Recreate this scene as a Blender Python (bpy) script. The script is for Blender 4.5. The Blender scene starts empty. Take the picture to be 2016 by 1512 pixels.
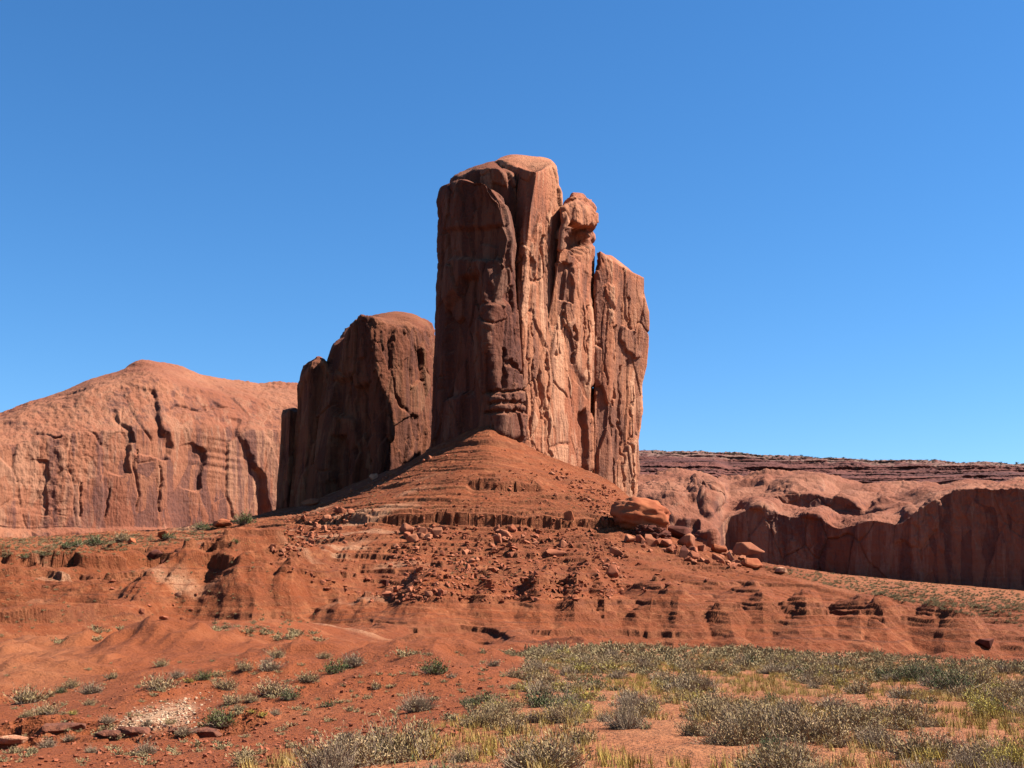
import bpy, bmesh, math
import numpy as np
from mathutils import Vector, Matrix

S = bpy.context.scene
COL = S.collection
f32 = np.float32

# ------------------------------------------------------------------ camera
F = 2433.0
PITCH = math.radians(10.0)
CP, SP = math.cos(PITCH), math.sin(PITCH)
cam_d = bpy.data.cameras.new("camera")
cam = bpy.data.objects.new("camera", cam_d)
COL.objects.link(cam)
cam_d.sensor_width = 36.0
cam_d.lens = F / 2016.0 * 36.0
cam_d.clip_start = 0.2
cam_d.clip_end = 30000.0
cam.rotation_euler = (math.radians(90.0) + PITCH, 0, 0)
S.camera = cam

# ------------------------------------------------------------------ light
SUN_AZ, SUN_EL = math.radians(87.0), math.radians(47.0)     # azimuth from +Y towards +X
w = bpy.data.worlds.new("World")
S.world = w
w.use_nodes = True
nt = w.node_tree
bg = nt.nodes["Background"]
sky = nt.nodes.new("ShaderNodeTexSky")
sky.sky_type = 'NISHITA'
sky.sun_disc = False
sky.sun_elevation = SUN_EL
sky.sun_rotation = SUN_AZ
sky.altitude = 1700.0
sky.air_density = 1.25
sky.dust_density = 0.0
sky.ozone_density = 9.5
hsv = nt.nodes.new('ShaderNodeHueSaturation')
hsv.inputs['Saturation'].default_value = 1.12
hsv.inputs['Hue'].default_value = 0.498
nt.links.new(sky.outputs[0], hsv.inputs['Color'])
nt.links.new(hsv.outputs[0], bg.inputs[0])
bg.inputs[1].default_value = 0.050
sun_d = bpy.data.lights.new("sun", 'SUN')
sun = bpy.data.objects.new("sun", sun_d)
COL.objects.link(sun)
sun_d.energy = 5.0
sun_d.angle = math.radians(0.5)
sun_d.color = (1.0, 0.955, 0.88)
sdir = Vector((math.sin(SUN_AZ) * math.cos(SUN_EL), math.cos(SUN_AZ) * math.cos(SUN_EL), math.sin(SUN_EL)))
sun.rotation_euler = sdir.to_track_quat('Z', 'Y').to_euler()
sun.location = sdir * 500
S.view_settings.view_transform = 'Standard'
S.view_settings.look = 'None'
S.view_settings.exposure = 1.75
S.cycles.diffuse_bounces = 2
S.view_settings.gamma = 1.0
S.view_settings.use_curve_mapping = False

# ------------------------------------------------------------------ helpers: projection
def XZ(px, py):
    u = (np.asarray(px, float) - 1008.0) / F
    v = (756.0 - np.asarray(py, float)) / F
    den = CP - v * SP
    return u / den, (SP + v * CP) / den

def world(px, py, y):
    X, Z = XZ(px, py)
    return np.stack([X * y, np.broadcast_to(np.asarray(y, float), np.shape(X)) if np.ndim(X) else y, Z * y], -1)

def project(P):
    d = P[..., 1] * CP + P[..., 2] * SP
    v = -P[..., 1] * SP + P[..., 2] * CP
    d = np.maximum(d, 1e-3)
    return 1008.0 + F * P[..., 0] / d, 756.0 - F * v / d

def sstep(a, b, x):
    t = np.clip((x - a) / (b - a), 0, 1)
    return t * t * (3 - 2 * t)

# ------------------------------------------------------------------ helpers: noise
_rng = np.random.RandomState(7)
_perm = _rng.permutation(256).astype(np.int32)
_perm = np.concatenate([_perm, _perm, _perm])
_g = _rng.normal(size=(256, 3)).astype(f32)
_g /= np.linalg.norm(_g, axis=1, keepdims=True)
_fp = _rng.rand(256, 3).astype(f32)
_rv = _rng.rand(256).astype(f32)

def _hash(ix, iy, iz):
    return _perm[(_perm[(_perm[ix & 255] + iy) & 255] + iz) & 255]

def noise(x, y, z):
    x, y, z = np.broadcast_arrays(np.asarray(x, f32), np.asarray(y, f32), np.asarray(z, f32))
    xf, yf, zf = np.floor(x), np.floor(y), np.floor(z)
    ix, iy, iz = xf.astype(np.int32), yf.astype(np.int32), zf.astype(np.int32)
    x, y, z = x - xf, y - yf, z - zf
    fx, fy, fz = x**3 * (x * (x * 6 - 15) + 10), y**3 * (y * (y * 6 - 15) + 10), z**3 * (z * (z * 6 - 15) + 10)
    r = 0
    for dx in (0, 1):
        wx = fx if dx else 1 - fx
        for dy in (0, 1):
            wy = fy if dy else 1 - fy
            for dz in (0, 1):
                wz = fz if dz else 1 - fz
                g = _g[_hash(ix + dx, iy + dy, iz + dz)]
                r = r + wx * wy * wz * (g[..., 0] * (x - dx) + g[..., 1] * (y - dy) + g[..., 2] * (z - dz))
    return r * 1.6

def fbm(x, y, z, o=4, gain=0.5):
    a, s, r = 1.0, 1.0, 0
    for i in range(o):
        r = r + a * noise(x * s + 13.7 * i, y * s + 5.1 * i, z * s + 9.3 * i)
        s *= 2.03
        a *= gain
    return r

def ridged(x, y, z, o=3):
    a, s, r = 1.0, 1.0, 0
    for i in range(o):
        r = r + a * (1 - 2 * np.abs(noise(x * s + 3.3 * i, y * s + 7.7 * i, z * s + 1.9 * i)))
        s *= 2.1
        a *= 0.5
    return r

def worley(x, y, z):
    x, y, z = np.broadcast_arrays(np.asarray(x, f32), np.asarray(y, f32), np.asarray(z, f32))
    ix, iy, iz = np.floor(x).astype(np.int32), np.floor(y).astype(np.int32), np.floor(z).astype(np.int32)
    f1 = np.full(x.shape, 9.0, f32)
    f2 = f1.copy()
    idv = np.zeros(x.shape, f32)
    for dx in (-1, 0, 1):
        for dy in (-1, 0, 1):
            for dz in (-1, 0, 1):
                cx, cy, cz = ix + dx, iy + dy, iz + dz
                h = _hash(cx, cy, cz)
                p = _fp[h]
                d = (cx + p[..., 0] - x)**2 + (cy + p[..., 1] - y)**2 + (cz + p[..., 2] - z)**2
                near = d < f1
                f2 = np.where(near, f1, np.minimum(f2, d))
                idv = np.where(near, _rv[h], idv)
                f1 = np.where(near, d, f1)
    return np.sqrt(f1), np.sqrt(f2), idv

def poly_sd(px, py, poly):
    """signed distance (inside positive) of pixels to a polygon"""
    P = np.asarray(poly, float)
    d = np.full(px.shape, 1e9)
    ins = np.zeros(px.shape, bool)
    n = len(P)
    for i in range(n):
        a, b = P[i], P[(i + 1) % n]
        e = b - a
        wx, wy = px - a[0], py - a[1]
        t = np.clip((wx * e[0] + wy * e[1]) / (e @ e + 1e-9), 0, 1)
        d = np.minimum(d, (wx - t * e[0])**2 + (wy - t * e[1])**2)
        c = ((a[1] > py) != (b[1] > py)) & (px < (b[0] - a[0]) * (py - a[1]) / (b[1] - a[1] + 1e-12) + a[0])
        ins ^= c
    d = np.sqrt(d)
    return np.where(ins, d, -d)

def blur(A, n, axis):
    if n < 1:
        return A
    k = 2 * n + 1
    for _ in range(2):
        pad = [(0, 0)] * A.ndim
        pad[axis] = (n + 1, n)
        B = np.cumsum(np.pad(A, pad, mode='edge'), axis=axis)
        hi = np.take(B, np.arange(k, k + A.shape[axis]), axis)
        lo = np.take(B, np.arange(0, A.shape[axis]), axis)
        A = (hi - lo) / k
    return A

# ------------------------------------------------------------------ helpers: objects
def mesh_grid(name, P, close=False, attrs=None, smooth=True):
    """P[n_s, n_t, 3]; faces between neighbours, wrapping in s when close"""
    ns, ntt = P.shape[:2]
    idx = np.arange(ns * ntt).reshape(ns, ntt)
    a = idx if close else idx[:-1]
    b = np.roll(idx, -1, 0) if close else idx[1:]
    q = np.stack([a[:, :-1], b[:, :-1], b[:, 1:], a[:, 1:]], -1).reshape(-1, 4)
    return mesh_np(name, P.reshape(-1, 3), q, attrs, smooth)

def mesh_np(name, V, Q, attrs=None, smooth=True, mats=None):
    me = bpy.data.meshes.new(name)
    k = Q.shape[1]
    me.vertices.add(len(V))
    me.vertices.foreach_set("co", np.ascontiguousarray(V, f32).ravel())
    me.loops.add(len(Q) * k)
    me.loops.foreach_set("vertex_index", np.ascontiguousarray(Q, np.int32).ravel())
    me.polygons.add(len(Q))
    me.polygons.foreach_set("loop_start", np.arange(0, len(Q) * k, k, dtype=np.int32))
    if mats is not None:
        me.polygons.foreach_set("material_index", np.ascontiguousarray(mats, np.int32))
    me.polygons.foreach_set("use_smooth", np.full(len(Q), smooth))
    me.update(calc_edges=True)
    for n, v in (attrs or {}).items():
        at = me.attributes.new(n, 'FLOAT', 'POINT')
        at.data.foreach_set("value", np.ascontiguousarray(v, f32).ravel())
    me.validate()
    return me

def link(name, me, mat=None, parent=None, loc=None):
    o = bpy.data.objects.new(name, me)
    COL.objects.link(o)
    if mat is not None and me is not None and len(me.materials) == 0:
        me.materials.append(mat)
    if loc is not None:
        o.location = loc
    if parent is not None:
        o.parent = parent
    return o

def tag(o, label=None, cat=None, group=None, kind=None):
    if label: o['label'] = label
    if cat: o['category'] = cat
    if group: o['group'] = group
    if kind: o['kind'] = kind
    return o

# ------------------------------------------------------------------ materials
class NT:
    def __init__(s, name):
        s.m = bpy.data.materials.new(name)
        s.m.use_nodes = True
        s.t = s.m.node_tree
        s.b = s.t.nodes["Principled BSDF"]
        s.b.inputs['Roughness'].default_value = 0.95
        s.b.inputs['Specular IOR Level'].default_value = 0.12
    def n(s, typ, **kw):
        nd = s.t.nodes.new(typ)
        for k, v in kw.items():
            setattr(nd, k, v)
        return nd
    def l(s, a, b):
        s.t.links.new(a, b)
    def val(s, x, sock):
        if isinstance(x, (int, float)): sock.default_value = x
        elif isinstance(x, tuple): sock.default_value = x if len(x) == 4 or sock.type == 'VECTOR' else (*x, 1)
        else: s.l(x, sock)
    def noise(s, vec, scale=(1, 1, 1), det=4.0, rough=0.55, dist=0.0):
        mp = s.n('ShaderNodeMapping')
        mp.inputs['Scale'].default_value = scale
        s.l(vec, mp.inputs[0])
        nz = s.n('ShaderNodeTexNoise')
        nz.inputs['Scale'].default_value = 1.0
        nz.inputs['Detail'].default_value = det
        nz.inputs['Roughness'].default_value = rough
        nz.inputs['Distortion'].default_value = dist
        s.l(mp.outputs[0], nz.inputs['Vector'])
        return nz.outputs[0]
    def ramp(s, x, a, b, lo=0.0, hi=1.0, smooth=True):
        mr = s.n('ShaderNodeMapRange')
        mr.interpolation_type = 'SMOOTHSTEP' if smooth else 'LINEAR'
        s.val(x, mr.inputs[0])
        mr.inputs[1].default_value, mr.inputs[2].default_value = a, b
        mr.inputs[3].default_value, mr.inputs[4].default_value = lo, hi
        return mr.outputs[0]
    def mix(s, fac, a, b, mode='MIX'):
        mx = s.n('ShaderNodeMix', data_type='RGBA', blend_type=mode)
        s.val(fac, mx.inputs[0])
        s.val(a, mx.inputs[6])
        s.val(b, mx.inputs[7])
        return mx.outputs[2]
    def math(s, op, a, b=0.0):
        m = s.n('ShaderNodeMath', operation=op)
        s.val(a, m.inputs[0])
        s.val(b, m.inputs[1])
        return m.outputs[0]
    def attr(s, name):
        return s.n('ShaderNodeAttribute', attribute_name=name).outputs['Fac']
    def bump(s, h, dist, strength=1.0, prev=None):
        b = s.n('ShaderNodeBump')
        b.inputs['Distance'].default_value = dist
        b.inputs['Strength'].default_value = strength
        s.l(h, b.inputs['Height'])
        if prev is not None: s.l(prev, b.inputs['Normal'])
        return b.outputs[0]

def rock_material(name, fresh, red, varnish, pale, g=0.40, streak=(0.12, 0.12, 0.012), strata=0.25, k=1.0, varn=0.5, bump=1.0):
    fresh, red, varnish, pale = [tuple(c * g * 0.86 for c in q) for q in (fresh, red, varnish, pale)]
    m = NT(name)
    pos = m.n('ShaderNodeNewGeometry').outputs['Position']
    tone = m.attr('tone')
    big = m.noise(pos, (0.02 * k, 0.02 * k, 0.012 * k), 3)
    st = m.noise(pos, streak, 5, 0.6, 0.3)
    st2 = m.noise(pos, tuple(c * 3.1 for c in streak), 4, 0.6, 0.2)
    la = m.noise(pos, (0.012 * k, 0.012 * k, strata), 6, 0.65, 0.4)
    fi = m.noise(pos, (0.9 * k, 0.9 * k, 0.6 * k), 5, 0.65)
    c = m.mix(m.ramp(big, 0.38, 0.62), fresh, red)
    c = m.mix(m.math('MULTIPLY', m.ramp(la, 0.50, 0.66), 0.55), c, red)
    c = m.mix(m.math('MULTIPLY', m.ramp(la, 0.42, 0.30), 0.30), c, pale)
    # desert varnish runs down the walls only; bare rounded tops stay fresh
    nz = m.n('ShaderNodeSeparateXYZ')
    m.l(m.n('ShaderNodeNewGeometry').outputs['True Normal'], nz.inputs[0])
    steep = m.ramp(nz.outputs[2], 0.80, 0.25, 0.15, 1.0)
    # clean scars where slabs came away: pale; older slabs: dark varnish
    c = m.mix(m.math('MULTIPLY', m.ramp(m.math('ADD', tone, m.math('MULTIPLY', m.math('SUBTRACT', st2, 0.5), 0.9)), 0.54, 0.72), m.math('MULTIPLY', steep, 0.70)), c, pale)
    v = m.math('MULTIPLY', m.ramp(st, 0.50, 0.60), varn)
    v = m.math('ADD', v, m.math('MULTIPLY', m.ramp(tone, 0.34, 0.26), varn * 0.9))
    v = m.math('ADD', v, m.math('MULTIPLY', m.ramp(st2, 0.53, 0.62), varn * 0.5))
    v = m.math('ADD', v, m.attr('stain'))  # varnish patches, plus painted-in darkening that deepens shaded rock
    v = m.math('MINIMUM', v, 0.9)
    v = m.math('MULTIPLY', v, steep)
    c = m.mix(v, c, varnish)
    c = m.mix(m.ramp(fi, 0.3, 0.7, 0.0, 0.35), c, red)
    m.l(c, m.b.inputs['Base Color'])
    st3 = m.noise(pos, tuple(c * 7.0 for c in streak), 4, 0.6, 0.1)
    nb = m.bump(la, 1.2 * bump, 0.5)
    nb = m.bump(st2, 1.1 * bump, 0.6, nb)
    nb = m.bump(st3, 0.6 * bump, 0.6, nb)
    nb = m.bump(fi, 1.1 * bump, 0.7, nb)
    m.l(nb, m.b.inputs['Normal'])
    return m.m

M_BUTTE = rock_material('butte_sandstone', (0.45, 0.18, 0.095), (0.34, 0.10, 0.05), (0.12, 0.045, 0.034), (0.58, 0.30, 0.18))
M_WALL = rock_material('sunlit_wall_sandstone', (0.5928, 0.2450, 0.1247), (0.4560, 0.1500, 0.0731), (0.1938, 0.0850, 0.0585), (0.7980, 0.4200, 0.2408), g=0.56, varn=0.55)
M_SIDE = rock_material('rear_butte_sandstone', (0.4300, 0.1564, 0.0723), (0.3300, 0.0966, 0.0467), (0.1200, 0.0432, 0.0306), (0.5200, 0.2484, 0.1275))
M_MESA = rock_material('mesa_sandstone', (0.5376, 0.2126, 0.1134), (0.4301, 0.1418, 0.0756), (0.1828, 0.0803, 0.0662), (0.6451, 0.3213, 0.1890),
                       streak=(0.075, 0.075, 0.004), strata=0.11, k=0.5, varn=0.85, bump=1.4, g=0.43)
M_FAR = rock_material('far_sandstone', (0.4935, 0.1947, 0.1098), (0.3948, 0.1312, 0.0706), (0.1678, 0.0719, 0.0588), (0.5922, 0.3047, 0.1882),
                      streak=(0.05, 0.05, 0.005), strata=0.10, k=0.5, varn=0.75, bump=1.6, g=0.45)

def strata_material():
    m = NT('banded_strata')
    pos = m.n('ShaderNodeNewGeometry').outputs['Position']
    la = m.noise(pos, (0.006, 0.006, 0.2), 6, 0.7, 0.3)
    fi = m.noise(pos, (0.15, 0.15, 0.15), 5, 0.65)
    c = m.mix(m.ramp(la, 0.38, 0.6), (0.1067, 0.0364, 0.0271), (0.0587, 0.0216, 0.0187))
    c = m.mix(m.ramp(fi, 0.54, 0.68, 0.0, 0.35), c, (0.1339, 0.0550, 0.0396))
    # grey-green scrub and pale cap rock where the ground is level
    c = m.mix(m.math('MULTIPLY', m.attr('cap'), m.ramp(m.noise(pos, (0.1, 0.1, 0.1), 3), 0.4, 0.55)), c, (0.1414, 0.0756, 0.0568))
    m.l(c, m.b.inputs['Base Color'])
    m.l(m.bump(fi, 3.0, 0.8, m.bump(la, 4.0, 0.8)), m.b.inputs['Normal'])
    return m.m
M_STRATA = strata_material()

def soil_material():
    m = NT('red_soil')
    pos = m.n('ShaderNodeNewGeometry').outputs['Position']
    rock, sand, pale, dry = m.attr('rock'), m.attr('sand'), m.attr('pale'), m.attr('zs')
    b1 = m.noise(pos, (0.014, 0.014, 0.014), 5, 0.6)
    b2 = m.noise(pos, (0.266, 0.266, 0.266), 6, 0.7)
    b3 = m.noise(pos, (2.6, 2.6, 2.6), 5, 0.75)
    b4 = m.noise(pos, (16, 16, 16), 3, 0.7)
    cz = m.n('ShaderNodeCombineXYZ')
    m.l(dry, cz.inputs[2])
    band = m.noise(cz.outputs[0], (1, 1, 0.30), 5, 0.7)
    c = m.mix(m.ramp(b1, 0.36, 0.64), (0.1504, 0.0359, 0.0109), (0.1185, 0.0274, 0.0081))
    c = m.mix(m.ramp(band, 0.50, 0.64, 0.0, 0.5), c, (0.0979, 0.0255, 0.0087))
    c = m.mix(m.ramp(band, 0.43, 0.33, 0.0, 0.35), c, (0.1802, 0.0557, 0.0190))
    c = m.mix(m.ramp(b2, 0.48, 0.68, 0.0, 0.5), c, (0.1658, 0.0529, 0.0182))
    c = m.mix(m.math('MULTIPLY', sand, m.ramp(b2, 0.3, 0.6, 0.5, 1.0)), c, (0.270, 0.110, 0.048))
    c = m.mix(m.math('MULTIPLY', rock, 0.75), c, m.mix(m.ramp(b2, 0.4, 0.6), (0.0937, 0.0283, 0.0123), (0.1411, 0.0500, 0.0211)))
    c = m.mix(m.math('MULTIPLY', pale, m.ramp(b3, 0.38, 0.52)), c, (0.36, 0.215, 0.125))
    patch = m.noise(pos, (0.11, 0.11, 0.11), 4, 0.6)
    c = m.mix(m.ramp(patch, 0.52, 0.68, 0.0, 0.55), c, (0.235, 0.082, 0.034))
    c = m.mix(m.ramp(patch, 0.46, 0.34, 0.0, 0.5), c, (0.115, 0.031, 0.012))
    c = m.mix(m.ramp(b3, 0.35, 0.7, 0.0, 0.3), c, (0.1133, 0.0283, 0.0087))
    m.l(c, m.b.inputs['Base Color'])
    farw = m.attr('farw')
    r1 = m.noise(pos, (0.153, 0.153, 0.479), 6, 0.75)
    c2 = m.mix(m.math('MULTIPLY', farw, m.ramp(r1, 0.50, 0.62, 0.0, 0.55)), c, (0.1040, 0.0302, 0.0123))
    spk = m.noise(pos, (0.7, 0.7, 0.7), 3, 0.8)
    lin = m.noise(cz.outputs[0], (1, 1, 0.85), 3, 0.6)
    brk = m.noise(pos, (0.03, 0.03, 0.03), 4, 0.6)
    c2 = m.mix(m.math('MULTIPLY', m.math('MULTIPLY', farw, m.ramp(lin, 0.55, 0.60)), m.ramp(brk, 0.40, 0.55, 0.15, 0.75)), c2, (0.0876, 0.0264, 0.0123))
    c2 = m.mix(m.math('MULTIPLY', m.math('MULTIPLY', farw, m.ramp(lin, 0.44, 0.38)), m.ramp(brk, 0.40, 0.60, 0.0, 0.5)), c2, (0.2266, 0.0802, 0.0328))
    c2 = m.mix(m.math('MULTIPLY', m.math('MULTIPLY', m.math('SUBTRACT', 1.0, farw), 0.35), m.math('SUBTRACT', 1.0, m.math('MAXIMUM', sand, pale))), c2, m.mix(m.ramp(b2, 0.35, 0.65), (0.2101, 0.0576, 0.0174), (0.1792, 0.0463, 0.0153)))
    c2 = m.mix(m.math('MULTIPLY', farw, m.ramp(spk, 0.60, 0.68, 0.0, 0.6)), c2, (0.2369, 0.0953, 0.0415))
    m.l(c2, m.b.inputs['Base Color'])
    nb = m.bump(m.math('MULTIPLY', r1, farw), 1.0, 0.6)
    nb = m.bump(m.math('MULTIPLY', spk, farw), 0.8, 0.8, nb)
    nb = m.bump(b2, 0.9, 0.7, nb)
    nb = m.bump(b3, 0.3, 0.9, nb)
    nb = m.bump(b4, 0.025, 0.7, nb)
    m.l(nb, m.b.inputs['Normal'])
    return m.m
M_SOIL = soil_material()

# ------------------------------------------------------------------ terrain
TERR = {   # column px: (depth y, photo row py) from near to far
    -500: [(16, 1560), (22, 1530), (35, 1465), (50, 1405), (80, 1345), (160, 1275), (230, 1235), (360, 1170), (470, 1130), (600, 1085), (720, 1070), (900, 1080), (1300, 1100)],
    0:   [(16, 1552), (22, 1512), (33, 1462), (36, 1432), (48, 1402), (62, 1372), (80, 1342), (110, 1312), (160, 1272), (230, 1228), (310, 1188), (360, 1168), (470, 1132), (520, 1105), (600, 1085), (720, 1064), (800, 1068), (1300, 1095)],
    160: [(15, 1562), (21, 1512), (32, 1466), (35, 1428), (48, 1396), (62, 1368), (85, 1336), (115, 1308), (170, 1268), (240, 1232), (330, 1206), (420, 1172), (500, 1122), (560, 1098), (640, 1070), (730, 1056), (800, 1060), (1300, 1090)],
    300: [(15, 1556), (20, 1512), (31, 1456), (34, 1432), (42, 1394), (52, 1366), (70, 1334), (95, 1304), (130, 1274), (200, 1246), (300, 1216), (420, 1178), (500, 1120), (560, 1090), (640, 1064), (760, 1046), (840, 1048), (1300, 1085)],
    450: [(14, 1560), (18, 1512), (29, 1456), (32, 1436), (42, 1390), (54, 1358), (70, 1326), (95, 1296), (130, 1280), (190, 1250), (270, 1200), (350, 1160), (430, 1132), (520, 1092), (600, 1066), (700, 1046), (820, 1030), (900, 1028), (1300, 1060)],
    600: [(14, 1548), (17, 1512), (25, 1464), (34, 1420), (45, 1372), (60, 1332), (80, 1300), (100, 1288), (130, 1281), (180, 1262), (270, 1222), (350, 1182), (430, 1142), (490, 1110), (560, 1072), (640, 1038), (690, 1022), (760, 1010), (880, 998), (980, 990), (1300, 1040)],
    750: [(14, 1540), (16, 1512), (25, 1444), (38, 1384), (60, 1322), (75, 1295), (100, 1300), (140, 1289), (230, 1244), (330, 1204), (400, 1164), (460, 1122), (520, 1082), (590, 1034), (640, 1008), (700, 980), (760, 955), (860, 932), (920, 925), (1300, 1020)],
    900: [(13, 1550), (15, 1512), (23, 1436), (37, 1372), (55, 1321), (70, 1297), (100, 1302), (150, 1288), (250, 1242), (340, 1202), (410, 1162), (470, 1122), (530, 1080), (595, 1034), (630, 1006), (675, 962), (710, 924), (750, 892), (785, 862), (830, 858), (900, 890), (1300, 1000)],
    960: [(13, 1545), (14, 1512), (22, 1440), (35, 1376), (52, 1322), (75, 1294), (100, 1296), (150, 1287), (250, 1242), (340, 1202), (410, 1162), (470, 1122), (530, 1080), (600, 1034), (635, 1006), (678, 962), (712, 918), (740, 876), (764, 834), (800, 822), (840, 850), (1300, 1000)],
    1005: [(13, 1542), (14, 1512), (22, 1440), (34, 1378), (51, 1325), (78, 1292), (96, 1288), (140, 1289), (255, 1242), (340, 1202), (410, 1162), (470, 1122), (530, 1081), (602, 1034), (638, 1007), (684, 962), (724, 920), (750, 886), (770, 864), (800, 856), (860, 880), (1300, 1000)],
    1050: [(13, 1540), (14, 1512), (21, 1440), (33, 1380), (50, 1328), (80, 1290), (95, 1281), (130, 1292), (170, 1286), (260, 1241), (340, 1202), (410, 1162), (470, 1122), (530, 1082), (605, 1034), (640, 1008), (690, 964), (735, 926), (770, 902), (800, 890), (860, 890), (1300, 1000)],
    1200: [(12, 1570), (14, 1512), (20, 1442), (31, 1382), (48, 1330), (75, 1288), (95, 1272), (130, 1284), (170, 1283), (255, 1243), (340, 1203), (400, 1168), (465, 1128), (540, 1080), (610, 1036), (660, 1004), (710, 978), (770, 958), (830, 942), (900, 950), (1300, 1040)],
    1350: [(12, 1570), (14, 1512), (20, 1442), (31, 1384), (48, 1332), (75, 1290), (95, 1276), (130, 1288), (170, 1288), (240, 1268), (330, 1226), (390, 1190), (460, 1150), (550, 1102), (610, 1074), (650, 1062), (720, 1070), (820, 1085), (1300, 1110)],
    1500: [(12, 1570), (14, 1512), (20, 1443), (31, 1386), (48, 1336), (75, 1296), (95, 1282), (130, 1294), (170, 1296), (240, 1276), (320, 1240), (370, 1210), (450, 1170), (540, 1132), (600, 1118), (680, 1114), (900, 1114), (1250, 1116)],
    1650: [(12, 1570), (14, 1512), (20, 1444), (31, 1388), (48, 1340), (75, 1301), (95, 1287), (130, 1299), (170, 1301), (230, 1284), (330, 1238), (400, 1202), (500, 1162), (580, 1144), (700, 1138), (1000, 1132), (1250, 1131)],
    1800: [(12, 1570), (14, 1512), (20, 1445), (31, 1391), (48, 1345), (75, 1308), (95, 1295), (130, 1306), (170, 1308), (230, 1292), (320, 1250), (380, 1218), (480, 1182), (600, 1160), (800, 1152), (1100, 1147), (1250, 1146)],
    2016: [(12, 1570), (14, 1512), (20, 1447), (31, 1396), (48, 1353), (75, 1322), (95, 1309), (130, 1318), (170, 1318), (220, 1306), (300, 1262), (360, 1232), (450, 1206), (550, 1190), (700, 1180), (950, 1170), (1250, 1163)],
    2500: [(12, 1570), (14, 1512), (20, 1450), (31, 1402), (48, 1362), (75, 1336), (95, 1324), (150, 1320), (220, 1308), (300, 1268), (360, 1240), (450, 1215), (700, 1190), (1250, 1172)],
}
def ym(y):
    return np.interp(y, [0, 95, 130, 152, 170, 250, 340, 410, 470, 530, 600, 640, 690, 9000], [0, 95, 180, 385, 400, 419, 440, 490, 536, 580, 626, 651, 690, 9000])
_c = sorted(TERR)
Xcol = np.concatenate([np.linspace(-2.2, (-80 - 1008) / F, 60, endpoint=False), np.linspace((-80 - 1008) / F, (2096 - 1008) / F, 1150), np.linspace((2096 - 1008) / F, 2.2, 61)[1:]])
pxcol = 1008 + Xcol * F * 1.0
yr = [2.0]
while yr[-1] < 12: yr.append(yr[-1] * 1.06)
while yr[-1] < 250: yr.append(yr[-1] * 1.0068)
while yr[-1] < 790: yr.append(yr[-1] + 0.8)
while yr[-1] < 1330: yr.append(yr[-1] * 1.008)
while yr[-1] < 9000: yr.append(yr[-1] * 1.08)
Yrow = np.array(yr)
zt = np.zeros((len(_c), len(Yrow)))
for i, c in enumerate(_c):
    yy = ym(np.array([a[0] for a in TERR[c]], float))
    pp = np.array([a[1] for a in TERR[c]], float)
    _, Z = XZ(c, pp)
    zz = Z * yy
    zt[i] = np.interp(np.log(Yrow), np.log(np.concatenate([[2, 8], yy, [1600, 9000]])), np.concatenate([[-1.7, -1.75], zz, [zz[-1] - 10, zz[-1] - 10]]))
Zg = np.zeros((len(Xcol), len(Yrow)))
# smooth column interpolation (cosine eased so that no column shows as a crease)
for j in range(len(Yrow)):
    Zg[:, j] = np.interp(pxcol, _c, zt[:, j])
Zg = np.where(Yrow[None, :] > 300, blur(Zg, 10, 0), blur(Zg, 22, 0))
Zg = blur(Zg, 6, 1)
XX, YY = Xcol[:, None] * Yrow[None, :], np.broadcast_to(Yrow[None, :], Zg.shape)
PXg = np.broadcast_to(pxcol[:, None], Zg.shape)
far = sstep(120, 300, YY)
# --- gullies and spurs fanning out from under the butte
AX, AY = -18.0, 800.0
dx, dy = XX - AX, YY - AY
rad = np.hypot(dx, dy)
th = np.arctan2(dx, -dy)
wv = fbm(XX / 120, YY / 120, 0.0, 3)
env = far * sstep(90, 260, rad) * sstep(1150, 700, YY)
flat_r = sstep(1480, 1700, PXg) * sstep(480, 620, YY)            # the level ground by the right cliff
flat_l = sstep(620, 420, PXg) * sstep(560, 660, YY)
env = env * (1 - flat_r) * (1 - 0.8 * flat_l)
leftw = sstep(900, 500, PXg)
g1 = ridged(th * 7.5 + wv * 0.55, rad / 900, 3.1, 2)
g2 = ridged(th * 26 + wv * 1.2, rad / 400, 8.2, 2)
g15 = ridged(th * 15 + wv * 0.9, rad / 600, 5.7, 3)
g3 = ridged(th * 95 + wv * 2.0, rad / 160, 1.2, 2)
Zg = Zg + env * ((3.0 + 4.0 * leftw) * (g1 - 0.4) * sstep(150, 340, rad) + (1.2 + 2.6 * leftw) * (g15 - 0.5) * sstep(170, 320, rad) + (0.75 + 0.9 * leftw) * (g2 - 0.4) * np.clip(0.4 + 1.6 * noise(XX / 55, YY / 55, 6.1), 0.05, 1.1) + (0.05 + 0.16 * sstep(1150, 1400, PXg)) * (g3 - 0.4) * np.clip(0.4 + 1.6 * noise(XX / 40, YY / 40, 9.1), 0.0, 1.1))
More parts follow.
